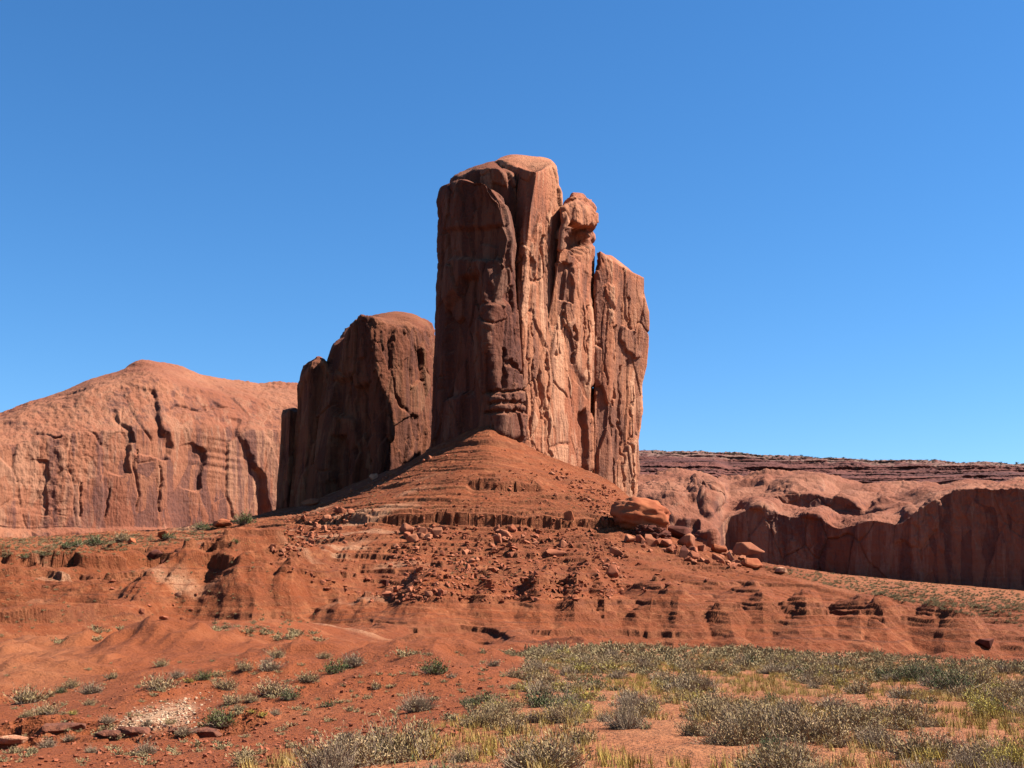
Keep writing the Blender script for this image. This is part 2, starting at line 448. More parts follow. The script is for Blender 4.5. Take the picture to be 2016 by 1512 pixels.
# --- spurs standing out from the lower slopes
def spur(p0, y0, p1, y1, h, wd):
    global Zg
    y0, y1 = ym(y0), ym(y1)
    x0, x1 = XZ(p0, 1200)[0] * y0, XZ(p1, 1200)[0] * y1
    e = np.array([x1 - x0, y1 - y0])
    t = np.clip(((XX - x0) * e[0] + (YY - y0) * e[1]) / (e @ e), -0.2, 1.2)
    d = np.hypot(XX - x0 - t * e[0], YY - y0 - t * e[1])
    d = d + 4.0 * fbm(XX / 18, YY / 18, h, 3) + 2.5 * (g2 - 0.4) * sstep(3, 15, d)
    tt = np.clip(t, 0, 1)
    Zg = Zg + far * 1.6 * h * np.clip(1 - np.maximum(d, 0) / (wd * (0.5 + 0.9 * tt)), 0, 1) * (1 - tt * 0.75) * sstep(-0.2, 0.12, t) * sstep(1.2, 0.85, t)
for a in ((105, 440, 235, 270, 9, 26), (-70, 440, -60, 260, 8, 26), (470, 450, 450, 235, 11, 30), (350, 440, 345, 300, 6, 16), (560, 440, 545, 235, 8, 22), (640, 420, 640, 230, 7, 24),
          (845, 375, 800, 215, 8, 32), (905, 380, 960, 220, 7, 26), (1085, 400, 1040, 235, 5, 22), (1160, 440, 1090, 260, 6, 24), (1290, 400, 1330, 250, 5, 28), (1480, 420, 1540, 260, 5, 26), (1690, 400, 1760, 250, 5, 26), (200, 470, 270, 330, 6, 16)):
    spur(*a)
_sr = np.random.RandomState(9)
for p in range(-120, 1960, 78):
    p = p + _sr.uniform(-22, 22)
    spur(p, _sr.uniform(330, 372), p + _sr.uniform(-30, 30), 158, _sr.uniform(2.2, 4.6), _sr.uniform(7, 14))
# --- strata ledges
ZS = Zg + 0.018 * XX
def zlev(py, y, px=950):
    y = ym(y)
    _, Z = XZ(px, py)
    return Z * y + 0.018 * (px - 1008) / F * y
rock = np.zeros_like(Zg)
ledge_mod = noise(XX / 60, YY / 60, 4.4)
wxx = 5 * fbm(XX / 25, YY / 25, 2.0, 2)
wf1, wf2, wid = worley((XX + wxx) / 8.5, YY / 11.0, 0.5)
jag = 0.85 * fbm(XX / 11, YY / 11, 7.0, 4) + 0.40 * (wid - 0.5)
_ra, _rb = int(np.searchsorted(Yrow, 230)), int(np.searchsorted(Yrow, 835))
_ym = sstep(240, 320, YY[:, _ra:_rb])
_gz = blur(np.abs(np.gradient(ZS, axis=1)), 2, 1)[:, _ra:_rb]
_b1, _b2, bid = worley((XX + 1.5 * wxx) / 5.2, YY / 9.0, 2.5)
def ledge(level, J, mask, wdt=0.35, R=7.0, jg=1.0, blk=0.0):
    sl = (slice(None), slice(_ra, _rb))
    mask = np.broadcast_to(mask, Zg.shape)[sl] * _ym
    s = ZS[sl] - level - jag[sl] * jg - (blk * (bid[sl] - 0.5) if blk else 0)
    wd = np.maximum(wdt, 0.62 * _gz)
    up = np.clip(0.5 + 0.5 * s / wd, 0, 1)
    ramp = np.clip((s + R) / (2 * R), 0, 1)
    Zg[sl] += J * mask * (up - ramp)
    rock[sl] = np.maximum(rock[sl], np.clip(mask, 0, 1) * np.exp(-((s) / (wdt * 1.8 + 0.25 * J))**2))
def pxm(a, b, fa=40, fb=40):
    return sstep(a - fa, a + fa, PXg) * sstep(b + fb, b - fb, PXg)
lm = np.clip(0.65 + 1.1 * ledge_mod, 0.0, 1.3)
lm2 = np.clip(0.35 + 1.8 * noise(XX / 38, YY / 38, 14.4), 0.0, 1.3)
lm3 = np.clip(0.35 + 1.8 * noise(XX / 30, YY / 50, 24.4), 0.0, 1.3)
ledge(zlev(872, 752), 2.0, pxm(860, 1030, 15, 15), 0.3, 5)
ledge(zlev(955, 680), 6.0, pxm(925, 1062, 8, 10) * (0.7 + 0.5 * bid), 0.4, 9, 1.2, 2.4)
ledge(zlev(945, 688), 2.2, pxm(700, 925, 40, 10) * lm2, 0.3, 5, 1.5)
ledge(zlev(900, 728), 1.5, pxm(820, 1120) * lm, 0.12, 4, 0.8)
ledge(zlev(918, 716), 1.0, pxm(780, 1140) * lm3, 0.12, 3, 0.8)
ledge(zlev(990, 655), 1.6, pxm(640, 1260) * lm2, 0.12, 4, 0.8)
ledge(zlev(1004, 645), 1.2, pxm(620, 1280) * lm, 0.12, 3, 0.6)
ledge(zlev(1066, 552), 1.8, pxm(560, 1440) * lm, 0.12, 4, 0.6)
ledge(zlev(1100, 505), 1.8, pxm(500, 1520) * lm2, 0.12, 4, 0.5)
ledge(zlev(1140, 445), 1.4, pxm(420, 1600) * lm, 0.1, 3, 0.4)
ledge(zlev(1152, 428), 1.2, pxm(420, 1700) * lm2, 0.1, 3, 0.4)
ledge(zlev(975, 664), 1.6, pxm(650, 1250) * lm3, 0.25, 4, 1.5)
for dz_, J_, sd_ in ((-2.4, 1.6, 1.7), (-0.2, 5.2, 5.3), (2.6, 1.8, 9.9)):
    ledge(zlev(1024, 612) + dz_, J_, pxm(705, 1215, 20, 25) * np.clip(0.95 + 1.0 * noise(XX / 16, YY / 40, sd_), 0.35, 1.2), 0.2, 8, 0.9, 0.8)
ledge(zlev(1024, 612), 4.0, pxm(480, 705, 20, 20) * lm, 0.35, 8, 1.0, 2.0)
ledge(zlev(1052, 575), 2.0, pxm(880, 1500) * lm2, 0.3, 5, 0.6)
ledge(zlev(1078, 533), 2.4, pxm(760, 1500) * lm3, 0.3, 5, 0.6)
ledge(zlev(1092, 515), 3.2, pxm(960, 1260, 30) * lm, 0.3, 6, 0.6)
ledge(zlev(1108, 492), 1.8, pxm(540, 1560) * lm, 0.25, 4.5)
ledge(zlev(1118, 478), 1.3, pxm(520, 1260) * lm2, 0.2, 3.5)
ledge(zlev(1128, 462), 1.0, pxm(520, 1200) * lm3, 0.2, 3)
_rl = np.random.RandomState(5)
zl = -14.0
while zl < 104:
    q = np.clip(0.30 + 2.0 * noise(XX / 48, YY / 60, zl * 0.71) + 0.25 * leftw, 0.0, 1.25) * (1 - flat_r)
    ledge(zl, _rl.uniform(0.5, 1.5) * (0.8 if zl > 62 else 1.0), q, 0.08, _rl.uniform(1.4, 2.4), 0.32)
    zl += _rl.uniform(1.4, 3.6)
left_lv = zlev(1114, 505, 200)
ledge(left_lv, 6.5, pxm(10, 480, 15, 20) * np.clip(0.62 + 1.5 * noise(XX / 22, YY / 60, 2.2), 0, 1.1), 0.35, 9, 1.6)
ledge(left_lv + 6.0, 2.5, pxm(-200, 620) * lm3, 0.3, 5, 1.2)
ledge(left_lv - 5.0, 1.6, pxm(-400, 520) * lm2, 0.25, 4)
ledge(zlev(1172, 395), 2.2, pxm(820, 960, 30, 20) * lm, 0.25, 5)
ledge(zlev(1182, 380), 1.2, pxm(800, 1010, 30, 30) * lm3, 0.2, 3)
for pyl, yl, J in ((1180, 385, 0.9), (1190, 366, 1.4), (1196, 353, 0.9), (1202, 343, 1.7), (1208, 330, 1.0), (1215, 318, 1.4), (1222, 305, 0.8), (1240, 262, 0.6)):
    q = np.clip(0.62 + 1.7 * noise(XX / 42, YY / 90, pyl * 0.37), 0.0, 1.25)
    ledge(zlev(pyl, yl, 1250), J, pxm(1090, 1960, 30, 40) * q, 0.08, 1.8, 0.18)
for pyl, yl, J in ((1176, 388, 1.2), (1187, 370, 0.9), (1232, 270, 1.0), (1206, 320, 1.1)):
    q = np.clip(0.35 + 1.9 * noise(XX / 26, YY / 90, pyl * 0.77), 0.0, 1.2)
    ledge(zlev(pyl, yl, 500), J, pxm(-400, 900, 30, 60) * q, 0.14, 2.8, 0.35)
ledge(zlev(1165, 440, 1700), 1.2, pxm(1500, 1960) * lm2, 0.2, 3.5)
ledge(zlev(1196, 350, 100), 1.6, pxm(-400, 260, 20, 60) * lm3, 0.2, 4)
ledge(zlev(1168, 390, 100), 1.2, pxm(-400, 330, 20, 60) * lm2, 0.2, 4)
# foreground wash ledge at the lower left
s0 = 33.4 + 0.9 * noise(XX / 5, 0, 3.3) + 0.5 * (worley(XX / 1.6, YY / 3.0, 2.5)[2] - 0.5)
fmask = pxm(-700, 330, 20, 40) * np.clip(0.75 + 1.5 * noise(XX / 2.4, 1.7, 8.8), 0.3, 1) + 0.6 * pxm(330, 560, 20, 40) * np.clip(0.2 + 1.9 * noise(XX / 1.5, 5.7, 8.8), 0, 1)
for k2, (off, J) in enumerate(((-1.0, 0.50), (0.1, 0.62), (1.3, 0.55))):
    s = YY - s0 - off - 0.5 * noise(XX / 1.4, k2 * 3.1, 6.6)
    up = sstep(-0.05, 0.12, s) - np.clip((s + 3.2) / 6.4, 0, 1)
    Zg = Zg + J * fmask * up
    rock = np.maximum(rock, fmask * np.exp(-(s / 0.25)**2))
# --- low eroded mounds of the near left ground
for mp, my, rx, ry, mh in ((300, 44, 2.4, 3.6, 0.38), (850, 58, 5.5, 8, 0.75), (610, 74, 4.5, 8, 0.7), (480, 54, 3.4, 6, 0.5), (120, 78, 5, 9, 0.9), (215, 98, 7, 12, 1.3), (40, 112, 9, 14, 1.7), (420, 104, 8, 13, 1.4),
                           (700, 44, 3.6, 6, 0.4), (900, 44, 3.2, 5, 0.35), (560, 40, 2.6, 4, 0.3), (330, 128, 9, 14, 1.6), (150, 150, 12, 18, 2.2), (560, 118, 8, 12, 1.2)):
    mx = XZ(mp, 1350)[0] * my
    q = ((XX - mx) / rx)**2 + ((YY - my) / ry)**2
    q = q + 0.35 * fbm(XX / (0.6 * rx), YY / (0.6 * ry), mh, 3)
    Zg = Zg + mh * np.exp(-np.maximum(q, 0) * 1.3) * (1 + 0.25 * ridged(XX / (0.35 * rx), YY / (1.2 * ry), 2.2, 2))
# --- surface roughness
near = 1 - far
Zg = Zg + near * (0.10 * fbm(XX / 6, YY / 6, 1.0, 4) + 0.02 * fbm(XX / 0.7, YY / 0.7, 2.0, 2) * sstep(70, 20, YY)) * sstep(3, 14, YY)
hum = sstep(40, 60, YY) * near
Zg = Zg + hum * 0.55 * (ridged(XX / 15, YY / 20, 4.0, 4) - 0.3) * sstep(1000, 800, PXg)
Zg = Zg + far * (0.55 * fbm(XX / 14, YY / 14, 5.0, 4) + 0.16 * fbm(XX / 2.2, YY / 2.2, 9.0, 2))
Zg = Zg + far * 1.6 * fbm(XX / 70, YY / 70, 15.0, 3) * (1 - flat_r)
# small knobs on the rubbly slopes
f1k, _, idk = worley(XX / 2.6, YY / 2.6, 3.5)
Zg = Zg + far * np.where(idk > 0.72, 0.9, 0.0) * np.clip(0.55 - f1k, 0, 1) * (0.4 + leftw * 0.4 + sstep(560, 680, YY)) * (1 - flat_r)
PG = np.stack([XX, YY, Zg], -1)
PPX, PPY = project(PG)
right_b = np.interp(PPY, [1265, 1290, 1350, 1400, 1440, 1480, 1512], [1120, 1050, 1010, 960, 820, 680, 470])
sand = near * sstep(-60, 120, PPX - right_b) * 0.9 + 0.5 * near * sstep(300, 60, PPX) * sstep(1400, 1330, PPY) + 0.45 * flat_r
sand = np.clip(sand + 0.25 * flat_l, 0, 1)
pale = np.clip(sstep(-12, 22, poly_sd(PPX, PPY, [(212, 1442), (262, 1400), (330, 1382), (372, 1372), (392, 1392), (370, 1430), (330, 1436), (262, 1446)])), 0, 1) * near
pale = pale + 0.55 * far * sstep(500, 300, np.abs(PPX - 420)) * sstep(0.3, 0.6, noise(XX / 40, YY / 16, 1.5))
_gm = mesh_grid('ground', PG, attrs={'rock': rock, 'sand': sand, 'pale': np.clip(pale, 0, 1), 'zs': ZS, 'farw': far})
_fl = np.broadcast_to((Yrow[None, :-1] < 150) & ((Yrow[None, :-1] < 31) | (Yrow[None, :-1] > 37)), (len(Xcol) - 1, len(Yrow) - 1)).ravel()
_gm.polygons.foreach_set('use_smooth', np.ascontiguousarray(_fl))
ground = link('ground', _gm, M_SOIL)
tag(ground, kind='structure')

_vis = np.minimum.accumulate(PPY, axis=1)
def ground_at(px, py):
    """first place the line of sight through a photo pixel meets the ground"""
    i = int(np.argmin(np.abs(Xcol - XZ(px, py)[0])))
    j = int(np.argmax(PPY[i] <= py))
    if PPY[i, j] > py: return None
    j = max(j, 1)
    t = (PPY[i, j - 1] - py) / (PPY[i, j - 1] - PPY[i, j] + 1e-9)
    p = PG[i, j - 1] * (1 - t) + PG[i, j] * t
    return np.array([XZ(px, py)[0] * p[1], p[1], p[2]])
def ground_z(x, y):
    i = np.interp(x / y, Xcol, np.arange(len(Xcol)))
    j = np.interp(y, Yrow, np.arange(len(Yrow)))
    i0, j0 = np.minimum(i.astype(int), len(Xcol) - 2), np.minimum(j.astype(int), len(Yrow) - 2)
    a, b = i - i0, j - j0
    return (Zg[i0, j0] * (1 - a) * (1 - b) + Zg[i0 + 1, j0] * a * (1 - b) + Zg[i0, j0 + 1] * (1 - a) * b + Zg[i0 + 1, j0 + 1] * a * b)

# ------------------------------------------------------------------ rock towers
def normals(P, close):
    ds = (np.roll(P, -1, 0) - np.roll(P, 1, 0)) if close else np.gradient(P, axis=0)
    dt = np.gradient(P, axis=1)
    N = np.cross(ds, dt)
    return N / (np.linalg.norm(N, axis=-1, keepdims=True) + 1e-9)

def displace(P, N, seed, k=1.0, flute=1.6, slab=1.5, bed=0.5, fine=0.35, stamps=(), slabsz=(15, 15, 46), mask=1.0, warp=1.0, billow=0.0, joints=0.0, domes=()):
    x, y, z = P[..., 0] + seed * 37.0, P[..., 1] - seed * 19.0, P[..., 2]
    wx = fbm(x / (24 * k), y / (24 * k), z / (34 * k), 3) * warp
    d = flute * 1.1 * fbm(x / (22 * k), y / (22 * k), z / (150 * k), 2)
    fl = ridged(x / (4.2 * k) + wx, y / (4.2 * k) + wx, z / (95 * k), 2) - 0.5
    d = d + flute * 0.20 * fl * np.clip(0.5 + 1.4 * noise(x / (30 * k), y / (30 * k), z / (40 * k)), 0.05, 1.3)
    f1, f2, idv = worley((x + 1.6 * wx * k) / (slabsz[0] * k), (y + 1.6 * wx * k) / (slabsz[1] * k), (z + 5 * wx * k) / (slabsz[2] * k))
    g1, g2, idw = worley((x + 1.0 * wx * k) / (slabsz[0] * k * 0.36) + 5, (y + 1.0 * wx * k) / (slabsz[1] * k * 0.36), (z + 3 * wx * k) / (slabsz[2] * k * 0.42))
    steep = 1 - sstep(0.45, 0.8, np.abs(N[..., 2]))
    busy = np.clip(0.5 + 1.8 * noise(x / (45 * k), y / (45 * k), z / (60 * k) + 3.3), 0.12, 1.0)
    d = d + steep * (slab * 2.3 * (idv - 0.5) + busy * slab * (0.7 if joints else 1.25) * (idw - 0.5))
    if joints:
        h1, h2, idc = worley(x / 7.5 + 0.2 * wx, y / 7.5 + 0.2 * wx, z / 95.0 + 0.2 * wx)
        colw = np.clip(0.55 + 1.6 * noise(x / 50, y / 50, z / 45 + 9.1), 0.15, 1.2)
        d = d + colw * steep * joints * 1.8 * (idc - 0.5) - colw * steep * joints * 0.6 * np.exp(-((h2 - h1) / 0.05)**2) * (idc > 0.5)
    d = d - steep * 0.9 * slab * np.exp(-((f2 - f1) / 0.028)**2) * (idv > 0.45)
    d = d - steep * busy * 0.5 * slab * np.exp(-((g2 - g1) / 0.04)**2) * (idw > 0.6)
    zz = z + 2.5 * k * fbm(x / (40 * k), y / (40 * k), 0.5, 2)
    b1 = noise(zz / (2.2 * k), 0.5, seed) + 0.8 * noise(zz / (7 * k), 3.5, seed)
    topw = np.clip(1 - steep, 0.35, 1.0)
    d = d + bed * b1 * topw * np.clip(0.3 + 1.6 * noise(x / (30 * k), y / (30 * k), z / (30 * k)), 0.0, 1.2)
    d = d + fine * fbm(x / (3.0 * k), y / (3.0 * k), z / (4.0 * k), 3) * (0.4 + busy)
    if billow:
        d = d + billow * (1 - 0.7 * steep) * (2.2 * np.abs(noise(x / 85, y / 60, 4.2)) + 0.9 * np.abs(noise(x / 33, y / 26, 7.2)) - 0.8)
    if domes:
        px, py = project(P)
        for cx, cy, rx, ry, h in domes:
            q = ((px - cx) / rx)**2 + ((py - cy) / ry)**2 + 0.45 * fbm(x / 26, y / 26, z / 22, 3)
            d = d + h * np.clip(1 - np.maximum(q, 0), 0, 1)**0.8
    d = d * mask
    if stamps:
        px, py = project(P)
        jx = (3 + 3 * k) * fbm(x / (8 * k), y / (8 * k), z / (14 * k), 3)
        jy = (3 + 2 * k) * fbm(x / (8 * k) + 7, y / (8 * k), z / (10 * k), 3)
        front = N[..., 1] < 0.35
        for st_ in stamps:
            poly, dep, soft = st_[:3]
            sd = poly_sd(px + jx, py + jy, poly)
            q = dep * sstep(-soft * 0.15, soft, sd) * front
            if len(st_) > 3:
                q = q * np.clip((px - st_[3]) / (st_[4] - st_[3]), 0, 1)**1.5
            d = d - q
    tone = np.clip((0.35 * idv + 0.25 * idw + 0.40 * idc if joints else 0.55 * idv + 0.45 * idw) + 0.25 * noise(x / (40 * k), y / (40 * k), z / (60 * k)), 0, 1)
    return P + N * d[..., None], tone

def pillar(corners, seed, mat_name, res=0.55, rho=8.0, dome=3.0, back=(), round_s=0.05, **kw):
    """corners: (depth, [(px, py) top to bottom]) from the left edge round the front to the right edge; back: the same, hidden side"""
    cs = list(corners) + list(back)
    nf = len(corners)
    lines = []
    for dep, pts in cs:
        W = world(np.array([p[0] for p in pts]), np.array([p[1] for p in pts]), np.full(len(pts), float(dep)))
        lines.append(W[np.argsort(W[:, 2])])
    mid = [np.array([np.interp(np.mean(l[:, 2]), l[:, 2], l[:, 0]), l[0, 1]]) for l in lines]
    n = len(cs)
    H = max(l[-1, 2] - l[0, 2] for l in lines)
    nth = int(H / (res * 1.15))
    t = np.linspace(0, 1, nth)
    L3 = []
    for l in lines:
        zz = l[0, 2] + (l[-1, 2] - l[0, 2]) * t
        L3.append(np.stack([np.interp(zz, l[:, 2], l[:, 0]), np.full(nth, l[0, 1]), zz], -1))
    L3 = np.array(L3)
    S_, cnt = [], []
    for k in range(n):
        seg = np.linalg.norm(mid[(k + 1) % n] - mid[k])
        m = max(6, int(seg / (res if k < nf - 1 else res * 3.0)))
        u = np.arange(m) / m
        S_.append(L3[k][None] * (1 - u)[:, None, None] + L3[(k + 1) % n][None] * u[:, None, None])
    P = np.concatenate(S_, 0)
    ns = P.shape[0]
    # round the corners
    b = max(1, int(ns * round_s * 0.5))
    Pp = np.concatenate([P[-4 * b:], P, P[:4 * b]], 0)
    P = blur(Pp, b, 0)[4 * b:-4 * b]
    cen = P[:, -1].mean(0)
    # rounded shoulders
    d = (P[:, -1:, 2] - P[..., 2])
    q = np.clip(1 - d / rho, 0, 1)
    inset = rho * (1 - np.sqrt(np.clip(1 - q * q, 0, 1)))
    tocen = cen[None, None, :2] - P[..., :2]
    ln = np.linalg.norm(tocen, axis=-1, keepdims=True)
    P[..., :2] += tocen / (ln + 1e-6) * np.minimum(inset[..., None], ln * 0.8)
    # cap
    nc = 26
    u = np.linspace(0, 1, nc + 1)[1:]
    rim = P[:, -1]
    cap = rim[:, None] * (1 - u)[None, :, None] + cen[None, None] * u[None, :, None]
    zc = np.maximum(rim[:, 2].max() - 1.0, cen[2])
    cap[..., 2] = rim[:, None, 2] + (cen[2] - rim[:, None, 2]) * (u * u)[None] + dome * np.sin(u * math.pi / 2)[None]
    P = np.concatenate([P, cap], 1)
    N = normals(P, True)
    N[:, -2:] = (0, 0, 1)
    mask = np.ones(P.shape[:2])
    mask[:, -nc:] = (1 - 0.75 * u)[None]
    mask[:, -1] = 0
    P2, tone = displace(P, N, seed, mask=mask, **kw)
    P2[:, -1] = cen + np.array([0, 0, dome])
    return P2, tone

def rock_thing(name, origin, label, cat):
    e = bpy.data.objects.new(name, None)
    COL.objects.link(e)
    e.location = origin
    tag(e, label, cat)
    return e

def rock_part(name, parent, Pt, mat, close=True, label=None, extra=None, stain=0.0, stains=()):
    P, tone = Pt
    o0 = np.array(parent.location)
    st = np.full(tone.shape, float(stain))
    if stains:
        px, py = project(P)
        jj = 6 * fbm(P[..., 0] / 6, P[..., 1] / 6, P[..., 2] / 14, 3)
        for poly, am in stains:
            st = np.maximum(st, am * sstep(-2, 3, poly_sd(px + jj, py + jj, poly)))
    at = {'tone': tone, 'stain': st}
    at.update(extra or {})
    o = link(name, mesh_grid(name, P - o0, close, at), mat, parent)
    if label: o['label'] = label
    return o

# ---- the tall butte
bo = world(1060, 1000, 850.0)
butte = rock_thing('sandstone_butte', Vector(bo), 'tall red sandstone butte with split pillars rising from the talus cone', 'butte')
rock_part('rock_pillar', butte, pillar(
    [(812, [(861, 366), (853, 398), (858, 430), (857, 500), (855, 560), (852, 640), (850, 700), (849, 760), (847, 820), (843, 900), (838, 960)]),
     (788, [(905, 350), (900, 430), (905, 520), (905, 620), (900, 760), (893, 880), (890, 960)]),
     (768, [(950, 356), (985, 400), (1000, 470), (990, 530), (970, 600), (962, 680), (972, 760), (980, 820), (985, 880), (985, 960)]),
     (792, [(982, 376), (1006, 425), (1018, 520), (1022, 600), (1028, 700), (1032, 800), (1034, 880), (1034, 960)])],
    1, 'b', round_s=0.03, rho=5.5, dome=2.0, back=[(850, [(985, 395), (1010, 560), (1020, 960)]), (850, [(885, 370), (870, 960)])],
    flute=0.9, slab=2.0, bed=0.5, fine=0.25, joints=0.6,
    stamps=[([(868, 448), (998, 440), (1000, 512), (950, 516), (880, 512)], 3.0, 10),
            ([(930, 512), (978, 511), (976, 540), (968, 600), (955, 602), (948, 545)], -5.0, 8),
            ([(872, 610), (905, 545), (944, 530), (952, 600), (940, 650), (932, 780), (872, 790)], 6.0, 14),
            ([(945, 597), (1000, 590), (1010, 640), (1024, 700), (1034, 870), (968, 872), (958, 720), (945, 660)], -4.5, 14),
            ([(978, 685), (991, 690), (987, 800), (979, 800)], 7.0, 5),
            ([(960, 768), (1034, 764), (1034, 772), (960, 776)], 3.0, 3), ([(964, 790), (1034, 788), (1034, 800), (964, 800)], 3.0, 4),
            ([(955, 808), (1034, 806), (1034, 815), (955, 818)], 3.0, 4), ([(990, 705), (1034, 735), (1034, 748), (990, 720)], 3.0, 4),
            ([(885, 360), (890, 360), (888, 450), (883, 450)], 2.5, 3), ([(1000, 560), (1016, 560), (1018, 620), (1003, 620)], 5, 5)]), M_BUTTE, stain=0.48)  # dark varnish, made stronger to put the left face's shade into the colour
rock_part('rock_pillar', butte, pillar(
    [(834, [(888, 345), (884, 400), (884, 900)]), (822, [(930, 325), (925, 420), (925, 900)]), (806, [(982, 325), (1004, 370), (1012, 470), (1016, 900)]),
     (822, [(1006, 331), (1020, 380), (1022, 470), (1026, 600), (1032, 900)])],
    2, 'b', rho=7, dome=0.5, back=[(885, [(1000, 330), (1010, 900)]), (885, [(900, 345), (890, 900)])], flute=1.5, slab=1.5), M_BUTTE)
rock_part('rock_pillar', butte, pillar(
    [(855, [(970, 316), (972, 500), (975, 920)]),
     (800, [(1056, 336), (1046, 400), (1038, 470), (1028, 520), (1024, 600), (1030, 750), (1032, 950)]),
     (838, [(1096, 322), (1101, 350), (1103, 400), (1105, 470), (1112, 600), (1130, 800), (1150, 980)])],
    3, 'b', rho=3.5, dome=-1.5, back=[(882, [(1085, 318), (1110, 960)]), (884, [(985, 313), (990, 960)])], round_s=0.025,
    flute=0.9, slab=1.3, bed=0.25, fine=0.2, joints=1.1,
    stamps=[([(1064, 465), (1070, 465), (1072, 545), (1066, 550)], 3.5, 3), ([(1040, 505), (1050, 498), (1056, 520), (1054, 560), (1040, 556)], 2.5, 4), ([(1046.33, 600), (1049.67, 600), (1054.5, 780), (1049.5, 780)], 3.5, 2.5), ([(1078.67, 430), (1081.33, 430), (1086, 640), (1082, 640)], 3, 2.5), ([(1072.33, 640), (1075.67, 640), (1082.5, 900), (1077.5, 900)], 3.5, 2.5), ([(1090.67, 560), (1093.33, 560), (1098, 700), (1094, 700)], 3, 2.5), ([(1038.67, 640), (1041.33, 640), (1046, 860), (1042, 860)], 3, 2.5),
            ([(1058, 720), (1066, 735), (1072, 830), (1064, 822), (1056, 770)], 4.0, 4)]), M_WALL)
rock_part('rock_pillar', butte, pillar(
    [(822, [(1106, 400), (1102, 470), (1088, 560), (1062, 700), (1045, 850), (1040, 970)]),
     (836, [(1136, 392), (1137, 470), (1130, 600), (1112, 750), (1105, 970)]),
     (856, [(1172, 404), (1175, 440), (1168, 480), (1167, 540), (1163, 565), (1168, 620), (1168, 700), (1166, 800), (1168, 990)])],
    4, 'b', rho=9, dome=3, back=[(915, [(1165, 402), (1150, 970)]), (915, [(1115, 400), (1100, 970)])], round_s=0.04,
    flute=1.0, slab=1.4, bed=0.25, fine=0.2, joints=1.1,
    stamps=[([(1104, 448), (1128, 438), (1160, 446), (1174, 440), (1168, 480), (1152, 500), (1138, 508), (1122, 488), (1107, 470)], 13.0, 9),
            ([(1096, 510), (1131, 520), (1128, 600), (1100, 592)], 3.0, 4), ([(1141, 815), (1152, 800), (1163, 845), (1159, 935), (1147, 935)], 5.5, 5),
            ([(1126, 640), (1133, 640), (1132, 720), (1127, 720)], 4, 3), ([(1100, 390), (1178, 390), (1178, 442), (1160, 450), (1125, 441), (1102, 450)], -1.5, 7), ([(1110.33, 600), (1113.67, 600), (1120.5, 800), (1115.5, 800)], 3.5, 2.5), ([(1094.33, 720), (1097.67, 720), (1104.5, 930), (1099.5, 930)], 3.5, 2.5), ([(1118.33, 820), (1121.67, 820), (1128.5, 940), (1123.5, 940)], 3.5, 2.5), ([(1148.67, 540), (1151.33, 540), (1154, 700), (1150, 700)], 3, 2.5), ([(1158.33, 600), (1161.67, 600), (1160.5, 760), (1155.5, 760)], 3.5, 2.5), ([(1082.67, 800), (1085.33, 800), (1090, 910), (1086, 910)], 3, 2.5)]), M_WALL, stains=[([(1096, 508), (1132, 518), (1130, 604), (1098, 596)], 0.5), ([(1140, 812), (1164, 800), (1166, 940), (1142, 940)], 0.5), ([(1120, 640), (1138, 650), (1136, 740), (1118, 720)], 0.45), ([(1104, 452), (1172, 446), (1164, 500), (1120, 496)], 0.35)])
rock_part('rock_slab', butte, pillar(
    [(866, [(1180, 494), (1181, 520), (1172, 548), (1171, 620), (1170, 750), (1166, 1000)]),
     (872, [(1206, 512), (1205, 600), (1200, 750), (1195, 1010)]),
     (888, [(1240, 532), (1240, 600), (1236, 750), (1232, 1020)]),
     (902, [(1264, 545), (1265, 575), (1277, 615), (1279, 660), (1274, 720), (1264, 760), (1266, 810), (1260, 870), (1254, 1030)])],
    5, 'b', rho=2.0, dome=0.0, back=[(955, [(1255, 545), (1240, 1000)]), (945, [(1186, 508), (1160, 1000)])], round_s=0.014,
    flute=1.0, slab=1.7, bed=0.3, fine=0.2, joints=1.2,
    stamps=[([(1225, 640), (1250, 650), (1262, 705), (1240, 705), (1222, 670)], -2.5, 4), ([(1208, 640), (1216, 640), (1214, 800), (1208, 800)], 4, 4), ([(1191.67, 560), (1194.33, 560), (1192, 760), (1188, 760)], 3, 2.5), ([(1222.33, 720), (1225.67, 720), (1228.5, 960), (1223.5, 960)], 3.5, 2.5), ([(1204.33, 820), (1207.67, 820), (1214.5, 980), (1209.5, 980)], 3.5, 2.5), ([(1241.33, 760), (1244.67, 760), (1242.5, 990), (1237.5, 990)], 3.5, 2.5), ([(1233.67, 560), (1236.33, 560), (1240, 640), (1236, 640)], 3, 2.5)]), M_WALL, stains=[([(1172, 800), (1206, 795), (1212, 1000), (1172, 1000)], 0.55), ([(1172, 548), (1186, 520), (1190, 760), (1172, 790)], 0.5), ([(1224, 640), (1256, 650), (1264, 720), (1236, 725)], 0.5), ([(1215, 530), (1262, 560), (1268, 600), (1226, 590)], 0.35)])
cap_stone = None

